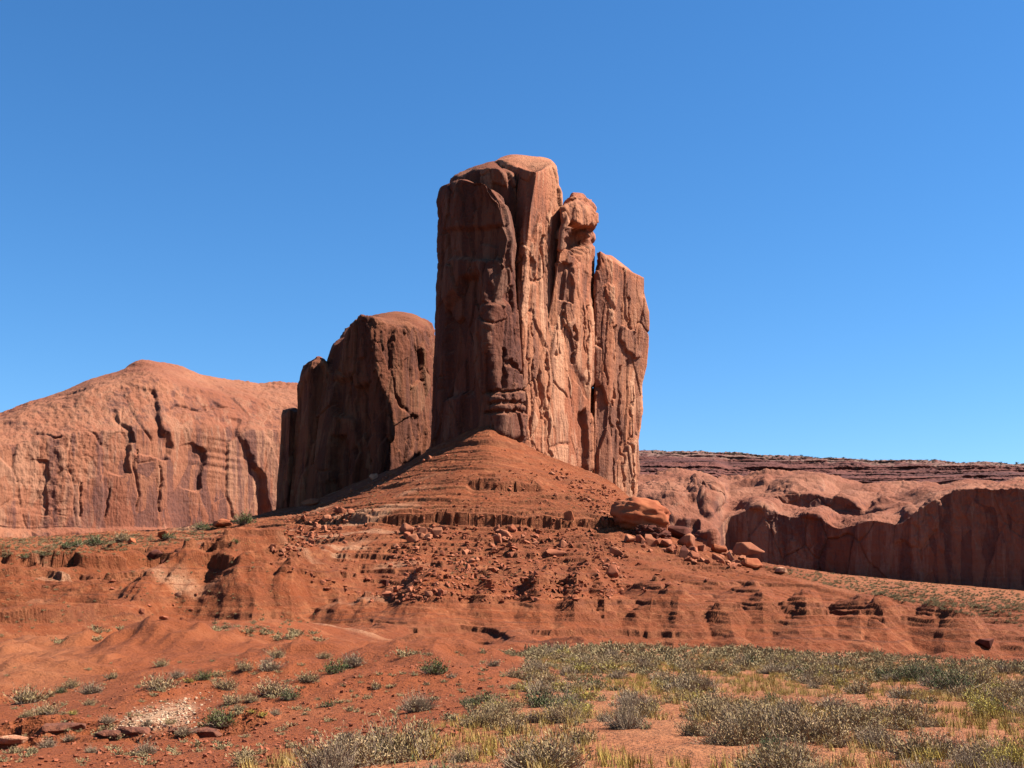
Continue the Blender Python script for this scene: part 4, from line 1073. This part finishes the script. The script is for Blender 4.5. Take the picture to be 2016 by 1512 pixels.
def shrub_arrays(seed, ntwig, nleaf, tw, lf, flat=0.75, up=0.25):
    r = np.random.RandomState(seed)
    lob = r.normal(size=(7, 2)) * 0.22
    L = lob[r.randint(7, size=ntwig)]
    a = r.rand(ntwig) * 2 * np.pi
    el = np.arcsin(np.clip(up + (1 - up) * r.rand(ntwig)**0.9, 0, 1))
    d = np.stack([np.cos(a) * np.cos(el), np.sin(a) * np.cos(el), np.sin(el)], -1)
    ln = (0.36 + 0.22 * r.rand(ntwig)) * (0.85 + 0.3 * np.sin(a * 3 + seed))
    b = np.concatenate([L * 0.7 + r.normal(size=(ntwig, 2)) * 0.05, np.zeros((ntwig, 1)) - 0.03], 1)
    mid = b + d * (ln * 0.55)[:, None] + r.normal(size=(ntwig, 3)) * 0.03
    tip = mid + (d + np.array([0, 0, 0.35]) + r.normal(size=(ntwig, 3)) * 0.28) * (ln * 0.5)[:, None]
    for q in (b, mid, tip): q[:, 2] *= flat * 1.25
    side = np.cross(d, r.normal(size=(ntwig, 3)))
    side /= np.linalg.norm(side, axis=1, keepdims=True) + 1e-9
    V = np.stack([b - side * tw, b + side * tw, mid - side * tw * .7, mid + side * tw * .7, tip - side * tw * .25, tip + side * tw * .25], 1).reshape(-1, 3)
    o = (np.arange(ntwig) * 6)[:, None]
    Q = np.concatenate([o + np.array([0, 1, 3, 2]), o + np.array([2, 3, 5, 4])], 0)
    # leaves along the outer half of the twigs
    k = r.randint(ntwig, size=nleaf)
    t = r.rand(nleaf)[:, None]**0.7
    c = mid[k] * (1 - t) + tip[k] * t + r.normal(size=(nleaf, 3)) * 0.025
    u = d[k] * 0.6 + np.array([0, 0, 0.5]) + r.normal(size=(nleaf, 3)) * 0.55
    u /= np.linalg.norm(u, axis=1, keepdims=True)
    v = np.cross(u, r.normal(size=(nleaf, 3)))
    v /= np.linalg.norm(v, axis=1, keepdims=True) + 1e-9
    ll = lf * (0.6 + 0.8 * r.rand(nleaf, 1))
    LV = np.stack([c - u * ll, c + v * ll * .32, c + u * ll, c - v * ll * .32], 1).reshape(-1, 3)
    LV[:, 2] = np.maximum(LV[:, 2], 0.005)
    LQ = (np.arange(nleaf) * 4)[:, None] + np.arange(4)
    return (V, Q), (LV, LQ)

KIND = {
    'sagebrush': (M_SAGE, 'grey-green sagebrush', 0.70), 'green_shrub': (M_GREEN, 'dark green shrub', 0.72), 'dry_shrub': (M_DRY, 'pale dry shrub', 0.75), 'rabbitbrush': (M_YELLOW, 'yellow rabbitbrush', 0.6)}
PROTO = {}
for ki, (kn, (mat, desc, fl)) in enumerate(KIND.items()):
    for q, (ntw, nlf, tw, lf) in enumerate([(520, 3000, 0.0065, 0.026), (260, 1100, 0.010, 0.042), (110, 380, 0.016, 0.07)]):
        if kn == 'dry_shrub': nlf, ntw = int(nlf * 0.45), int(ntw * 1.6)
        for v in range(4 if q < 2 else 3):
            (tV, tQ), (lV, lQ) = shrub_arrays(ki * 100 + q * 10 + v, ntw, nlf, tw, lf, fl, 0.15 if kn != 'rabbitbrush' else 0.4)
            ms = mesh_np('stems', tV, tQ, smooth=False); ms.materials.append(M_TWIG)
            ml = mesh_np('foliage', lV, lQ, smooth=False); ml.materials.append(mat)
            PROTO[kn, q, v] = (ms, ml)
def put_shrub(p, size, kn, label, group, wpx, rz=None, hs=1.0):
    q = 0 if wpx > 62 else (1 if wpx > 24 else 2)
    ms, ml = PROTO[kn, q, RS.randint(4 if q < 2 else 3)]
    e = bpy.data.objects.new(kn, None)
    COL.objects.link(e)
    e.location = p
    e.scale = (size, size * RS.uniform(.85, 1.1), size * hs)
    e.rotation_euler = (RS.uniform(-.08, .08), RS.uniform(-.08, .08), RS.uniform(0, 6.28))
    tag(e, label, 'shrub', group)
    link('stems', ms, None, e)
    link('foliage', ml, None, e)
    return e

# the shrubs of the red slope at the left, each placed where it grows: px, foot py, width in photo px, kind
SL, DR, GR, YE = 'sagebrush', 'dry_shrub', 'green_shrub', 'rabbitbrush'
HAND = [
 (52, 1384, 62, SL, 'wide grey-green sagebrush nearest the left edge on the red slope'), (94, 1406, 48, SL, 'sagebrush right below the wide one at the left edge'), (56, 1412, 26, SL, 'small sagebrush left of its larger neighbour near the left edge'),
 (177, 1366, 42, DR, 'tall dry shrub beside a dark little bank on the left slope'), (140, 1354, 30, SL, 'upper end shrub of the slanting row on the left slope'), (120, 1364, 26, GR, 'green middle shrub of the slanting row on the left slope'), (100, 1372, 22, SL, 'low end shrub of the slanting row on the left slope'),
 (177, 1388, 26, SL, 'small round sagebrush straight below the tall dry shrub on the left slope'), (142, 1408, 20, YE, 'thin yellowish tuft-like shrub above the wash'), (222, 1336, 24, SL, 'dark sagebrush with a long shadow high on the left slope'),
 (210, 1424, 34, DR, 'grey dry shrub overhanging the pale stones on their left'), (137, 1458, 24, DR, 'pale round shrub standing in the shady wash'), (90, 1472, 36, DR, 'low pale shrub in front of the wash'), (35, 1482, 26, SL, 'shrub beside the pale flat block at the lower left'),
 (310, 1357, 60, SL, 'broad low olive shrub above the pale stones'), (349, 1334, 28, DR, 'upright dry shrub leaning over its shadow above the broad low one'), (397, 1338, 34, GR, 'green shrub in a row of two above the pale stones'), (429, 1332, 24, SL, 'darker right-hand shrub in the row of two above the pale stones'), (372, 1344, 22, YE, 'little yellow shrub left of the row of two'),
 (319, 1312, 28, SL, 'small sagebrush far up the left slope over the upright dry one'), (479, 1319, 34, SL, 'spreading sagebrush high in the middle of the left slope'), (531, 1320, 44, DR, 'bushy dry shrub right of the spreading sagebrush'), (547, 1294, 34, SL, 'sagebrush on the skyline of the low red rise'),
 (607, 1342, 40, SL, 'two-lobed sagebrush left of a bright green shrub'), (655, 1326, 46, GR, 'bright green shrub beside the big grey one on the low rise'), (697, 1312, 48, DR, 'big grey shrub standing tall on the low rise'), (638, 1296, 28, SL, 'slim sagebrush leaning downhill above the bright green shrub'),
 (444, 1358, 44, SL, 'sagebrush with a tail of shade at the middle of the left slope'), (538, 1366, 62, SL, 'largest sagebrush of the clump on the left slope'), (573, 1376, 42, GR, 'greener shrub at the right end of the clump on the left slope'), (493, 1382, 30, SL, 'lower middle shrub of the clump on the left slope'), (455, 1386, 42, SL, 'left shrub of the clump on the left slope'),
 (437, 1428, 56, GR, 'large green shrub right of the pale stones'), (470, 1398, 26, SL, 'small shrub touching the top of the large green one'), (541, 1408, 26, DR, 'round dry shrub beside yellow ones below the clump'), (517, 1410, 22, YE, 'yellow shrub left of the round dry one below the clump'), (495, 1404, 16, YE, 'tiniest yellow shrub beside the large green one'),
 (292, 1428, 24, DR, 'small dry shrub growing amid the pale stones'), (363, 1446, 36, DR, 'grey shrub under the lower edge of the pale stones'), (285, 1486, 44, DR, 'brown spreading shrub on bare soil at the lower left'), (179, 1482, 26, DR, 'small brown shrub left of the spreading brown one'),
 (682, 1460, 34, DR, 'dry shrub on bare red soil left of the big thicket'), (649, 1392, 22, GR, 'little green shrub on the bare red slope'), (600, 1408, 16, SL, 'tiny lone shrub on the smooth red slope'), (480, 1506, 56, SL, 'sagebrush cut by the bottom edge at the left'), (597, 1488, 40, SL, 'dark shrub in front of a little ledge at the bottom'), (640, 1504, 50, DR, 'pale shrub at the bottom left of the thicket'),
 (825, 1400, 64, DR, 'big round dry shrub alone on the smooth red mound'), (858, 1326, 48, GR, 'green shrub near the crest of the smooth red mound'), (742, 1356, 24, SL, 'small sagebrush on the left face of the smooth red mound'), (1010, 1334, 32, SL, 'round sagebrush at the right edge of the smooth red mound'), (925, 1390, 40, GR, 'left shrub of the green row below the smooth mound'), (955, 1384, 46, GR, 'right shrub of the green row below the smooth mound'), (888, 1334, 18, DR, 'bare brown twiggy shrub beside the green one on the mound crest'),
 (968, 1312, 26, DR, 'dry shrub by small pale stones on the mound crest'), (990, 1392, 22, DR, 'small dry shrub right of the green row'), (840, 1349, 14, SL, 'tiny sagebrush on the face of the smooth mound'),
 (130, 1078, 24, GR, 'rounded green bush, left one of the far ridge bushes'), (148, 1074, 22, GR, 'darker green bush touching the rounded one on the far ridge'), (186, 1074, 42, GR, 'widest green bush on the far ridge'), (240, 1064, 34, SL, 'grey-green bush right of the widest one on the far ridge'), (330, 1060, 24, GR, 'small green bush beside a light orange boulder on the far ridge'), (395, 1042, 28, GR, 'green bush before the mesa wall near its right end'), (412, 1044, 18, GR, 'little bush right of the green one before the mesa wall'), (480, 1032, 42, GR, 'green bushes at the mesa foot next to the shaded fin'), (465, 1070, 17, GR, 'lone bush on the open slope right of the far ridge'), (50, 1098, 20, GR, 'small bush at the far left under the ridge'), (85, 1094, 16, GR, 'smallest bush at the far left under the ridge'),
 (1790, 1340, 66, GR, 'broad bright green shrub in the thicket toward the right'), (1880, 1362, 76, GR, 'darkest green shrub in the thicket toward the right'), (1345, 1350, 34, DR, 'dark round shrub alone on sand at the left of the thicket'),
]
taken = []
for px, py, wp, kn, lab in HAND:
    p = ground_at(px, py)
    if p is None: continue
    s_ = wp * p[1] / F / 0.98
    put_shrub(p, s_, kn, lab, None, wp, hs=RS.uniform(.85, 1.1))
    taken.append((p[0], p[1], s_ * 0.5))

# the wide thicket on the plain
n0 = 7000
yy = np.sqrt(RS.rand(n0) * (118**2 - 11**2) + 11**2)
xx = yy * RS.uniform(-0.28, 0.50, n0)
zz = ground_z(xx, yy)
ppx, ppy = project(np.stack([xx, yy, zz], -1))
edge = np.interp(ppy, [1262, 1275, 1290, 1350, 1400, 1440, 1480, 1512], [1180, 1090, 1045, 1010, 960, 820, 680, 520])
clump = fbm(xx / 5.0, yy / 7.0, 3.0, 3)
keep = (ppx > edge + 14 * RS.normal(size=n0)) & (ppx < 2090) & (clump > -0.62 + 0.95 * RS.rand(n0) - 0.10 - 0.25 * sstep(40, 60, yy) + 0.9 * sstep(68, 108, yy) + 0.35 * noise(xx / 16, yy / 22, 31.0))
row = (ppx > 760) & (ppx < 1060) & (np.abs(ppy - 1290) < 5) & (yy < 90)
keep |= row
# bare sandy openings
for cx, cy, rx, ry in ((1780, 1360, 60, 14), (1860, 1378, 40, 9), (1985, 1340, 40, 12), (1895, 1420, 22, 26), (1330, 1440, 45, 16), (1530, 1355, 60, 14), (1580, 1440, 30, 10), (1470, 1330, 24, 10), (1930, 1450, 24, 22), (1260, 1350, 30, 16), (1700, 1408, 18, 8)):
    keep &= ((ppx - cx) / rx)**2 + ((ppy - cy) / ry)**2 > 1.0
xx, yy, zz, ppx, ppy = [a[keep] for a in (xx, yy, zz, ppx, ppy)]
size = np.clip(0.22 + 0.72 * RS.rand(len(xx))**2.0 + 0.25 * np.clip(noise(xx / 6, yy / 6, 9.1), -0.4, 1), 0.22, 1.15)
size *= np.interp(yy, [12, 20, 40, 100], [0.92, 0.98, 1.0, 1.15])
ok = np.ones(len(xx), bool)
order = np.argsort(-size)
cell = [list(t) for t in taken if t[1] < 130]
sel = []
AR = np.array(cell)
ax_, ay_, ar_ = list(AR[:, 0]), list(AR[:, 1]), list(AR[:, 2])
for i in order:
    d2 = np.hypot(np.array(ax_) - xx[i], np.array(ay_) - yy[i])
    if np.any(d2 < 0.50 * (np.array(ar_) + size[i] * 0.5)): continue
    ax_.append(xx[i]); ay_.append(yy[i]); ar_.append(size[i] * 0.5)
    sel.append(i)
sel = np.array(sel)
wpx = size[sel] * F / yy[sel]
sel = sel[np.argsort(-wpx)]
kn_noise = noise(xx / 9, yy / 12, 17.0)
rr = RS.rand(len(xx))
def kind_of(i):
    v = rr[i] + 0.5 * kn_noise[i]
    return SL if v < 0.44 else DR if v < 0.74 else GR if v < 0.86 else YE
def zone(i):
    d = yy[i]
    q = 'at the near bottom' if ppy[i] > 1465 else 'in the front' if ppy[i] > 1420 else 'in the middle' if ppy[i] > 1350 else 'toward the back'
    e = 'by the left edge' if ppx[i] < 1120 else 'left of centre' if ppx[i] < 1420 else 'right of centre' if ppx[i] < 1740 else 'by the right edge'
    return q + ' of the thicket, ' + e
NIND = 225
for i in sel[:NIND]:
    wp = size[i] * F / yy[i]
    kn = kind_of(i)
    sz = 'big' if wp > 85 else 'middling' if wp > 55 else 'small'
    put_shrub((xx[i], yy[i], zz[i] - 0.01), size[i], kn, sz + ' ' + KIND[kn][1] + ' ' + zone(i), 'shrubs of the sandy plain', wp, hs=RS.uniform(.8, 1.1))
def tuft_protos(n, ntw, nlf, tw, lf, fl=0.7):
    out = []
    for v in range(n):
        (tV, tQ), (lV, lQ) = shrub_arrays(700 + v, ntw, nlf, tw, lf, fl)
        out.append(concat([(tV, tQ), (lV, lQ)]))
    return out
FAR_P = tuft_protos(5, 34, 150, 0.014, 0.085)
def scrub(name, pts, sizes, mat, label, cat, protos=FAR_P, hs=1.0):
    k = RS.randint(len(protos), size=len(pts))
    parts = []
    for i in range(len(protos)):
        m_ = k == i
        if m_.sum() == 0: continue
        sc_ = sizes[m_][:, None] * np.array([1, 1, hs]) * RS.uniform(.8, 1.2, (m_.sum(), 3))
        parts.append(scatter_mesh(*protos[i], pts[m_], sc_, RS.rand(m_.sum()) * 6.28))
    V, Q = concat(parts)
    return tag(link(name, mesh_np(name, V, Q, smooth=False), mat), label, cat, None, 'stuff')
def far_material(name, cols):
    m = NT(name)
    pos = m.n('ShaderNodeNewGeometry')
    r = pos.outputs['Random Per Island']
    a = m.noise(pos.outputs['Position'], (0.35, 0.35, 0.35), 3)
    c = m.mix(m.ramp(a, 0.4, 0.6), cols[0], cols[1])
    c = m.mix(m.ramp(r, 0.0, 1.0, 0.0, 0.7, False), c, cols[2])
    m.l(c, m.b.inputs['Base Color'])
    return m.m
M_FARSAGE = far_material('far_sage', [(0.2096, 0.1510, 0.0773), (0.2724, 0.1825, 0.0909), (0.1740, 0.1482, 0.0702)])
M_JUNIPER = far_material('far_juniper', [(0.078, 0.077, 0.048), (0.131, 0.109, 0.074), (0.06, 0.062, 0.036)])
M_GRASS = far_material('dry_grass', [(0.3031, 0.1922, 0.0454), (0.3437, 0.2063, 0.0738), (0.1978, 0.1520, 0.0387)])
rest = sel[NIND:]
scrub('distant_scrub', np.stack([xx[rest], yy[rest], zz[rest] - 0.01], -1), size[rest], M_FARSAGE, 'mass of low sage receding to the crest of the plain', 'scrub')
# scrub on the levels beyond, and thin plants on the slopes
def px_scatter(polys):
    pts = []
    for poly, n in polys:
        for q in in_poly(poly, n):
            p = ground_at(*q)
            if p is not None and p[1] > 100: pts.append(p)
    return np.array(pts)
pl = px_scatter([([(1500, 1116), (2016, 1166), (2016, 1205), (1800, 1190), (1620, 1150)], 900), ([(1700, 1160), (2016, 1172), (2016, 1235), (1850, 1200)], 260), ([(0, 1062), (200, 1056), (440, 1040), (420, 1060), (250, 1085), (0, 1100)], 420), ([(0, 1060), (300, 1050), (300, 1070), (0, 1078)], 240)])
scrub('plain_scrub', pl, RS.uniform(0.9, 2.3, len(pl)), M_FARSAGE, 'low grey scrub dotting the level ground below the cliffs', 'scrub', hs=0.8)
pl = px_scatter([([(540, 1020), (850, 895), (900, 870), (900, 950), (700, 1010), (560, 1080)], 200), ([(0, 1090), (500, 1060), (600, 1270), (0, 1270)], 240), ([(700, 960), (1200, 960), (1200, 1010), (700, 1010)], 120), ([(400, 1220), (620, 1200), (640, 1290), (420, 1290)], 90), ([(880, 1090), (1060, 1100), (980, 1170), (880, 1170)], 80)])
scrub('slope_scrub', pl, RS.uniform(0.5, 1.5, len(pl)), M_FARSAGE, 'sparse little plants clinging to the red slopes', 'scrub', hs=0.7)
ql = np.array([q for q in (ground_at(*t) for t in in_poly([(0, 1310), (600, 1285), (1040, 1292), (1000, 1400), (700, 1500), (0, 1512)], 210)) if q is not None])
scrub('small_plants', ql, RS.uniform(0.12, 0.42, len(ql)), M_FARSAGE, 'tiny tufts and seedlings on the bare red foreground', 'small plants', hs=0.7)
pl = px_scatter([([(770, 1283), (1060, 1283), (1060, 1288), (770, 1288)], 40)])
# bushes along the far rim
ri, rj = RS.randint(20, Pst.shape[0] - 20, 900), 140 + (RS.rand(900)**1.2 * 50).astype(int)
rp = Pst[ri, np.minimum(rj, Pst.shape[1] - 10)]
scrub('rim_scrub', rp, RS.uniform(2.0, 5.2, len(rp)), M_JUNIPER, 'dark specks of scrub along the top of the far cliff rim', 'scrub', hs=0.8)
ri, rj = RS.randint(20, Pst.shape[0] - 20, 500), (RS.rand(500) * 135).astype(int)
rp = np.concatenate([Pst[ri, rj]])
scrub('ledge_scrub', rp, RS.uniform(1.4, 3.4, len(rp)), M_JUNIPER, 'scattered scrub on the banded ledges of the far cliff', 'scrub', hs=0.8)
# dry grass and small yellow plants between the shrubs
n0 = 15000
yy = np.sqrt(RS.rand(n0) * (75**2 - 11**2) + 11**2)
xx = yy * RS.uniform(-0.25, 0.48, n0)
zz = ground_z(xx, yy)
ppx, ppy = project(np.stack([xx, yy, zz], -1))
edge = np.interp(ppy, [1262, 1290, 1350, 1400, 1440, 1480, 1512], [1200, 1060, 1020, 970, 830, 690, 480])
gk = (ppx > edge) & (fbm(xx / 3.5, yy / 5, 11.0, 3) > -0.30 + 0.45 * RS.rand(n0))
gp = np.stack([xx, yy, zz], -1)[gk]
def grass_proto(seed):
    r = np.random.RandomState(seed)
    n = 26
    a = r.rand(n) * 6.28
    b = np.stack([r.normal(size=n) * .22, r.normal(size=n) * .22, np.zeros(n)], -1)
    t = b + np.stack([np.cos(a) * .22, np.sin(a) * .30, 0.40 + 0.5 * r.rand(n)], -1)
    s_ = np.stack([-np.sin(a), np.cos(a), 0 * a], -1) * 0.022
    V = np.stack([b - s_, b + s_, t + s_ * .2, t - s_ * .2], 1).reshape(-1, 3)
    return V, (np.arange(n) * 4)[:, None] + np.arange(4)
scrub('dry_grass', gp, RS.uniform(0.12, 0.27, len(gp)), M_GRASS, 'yellow dry grass between the shrubs of the plain', 'grass', [grass_proto(i) for i in range(5)])
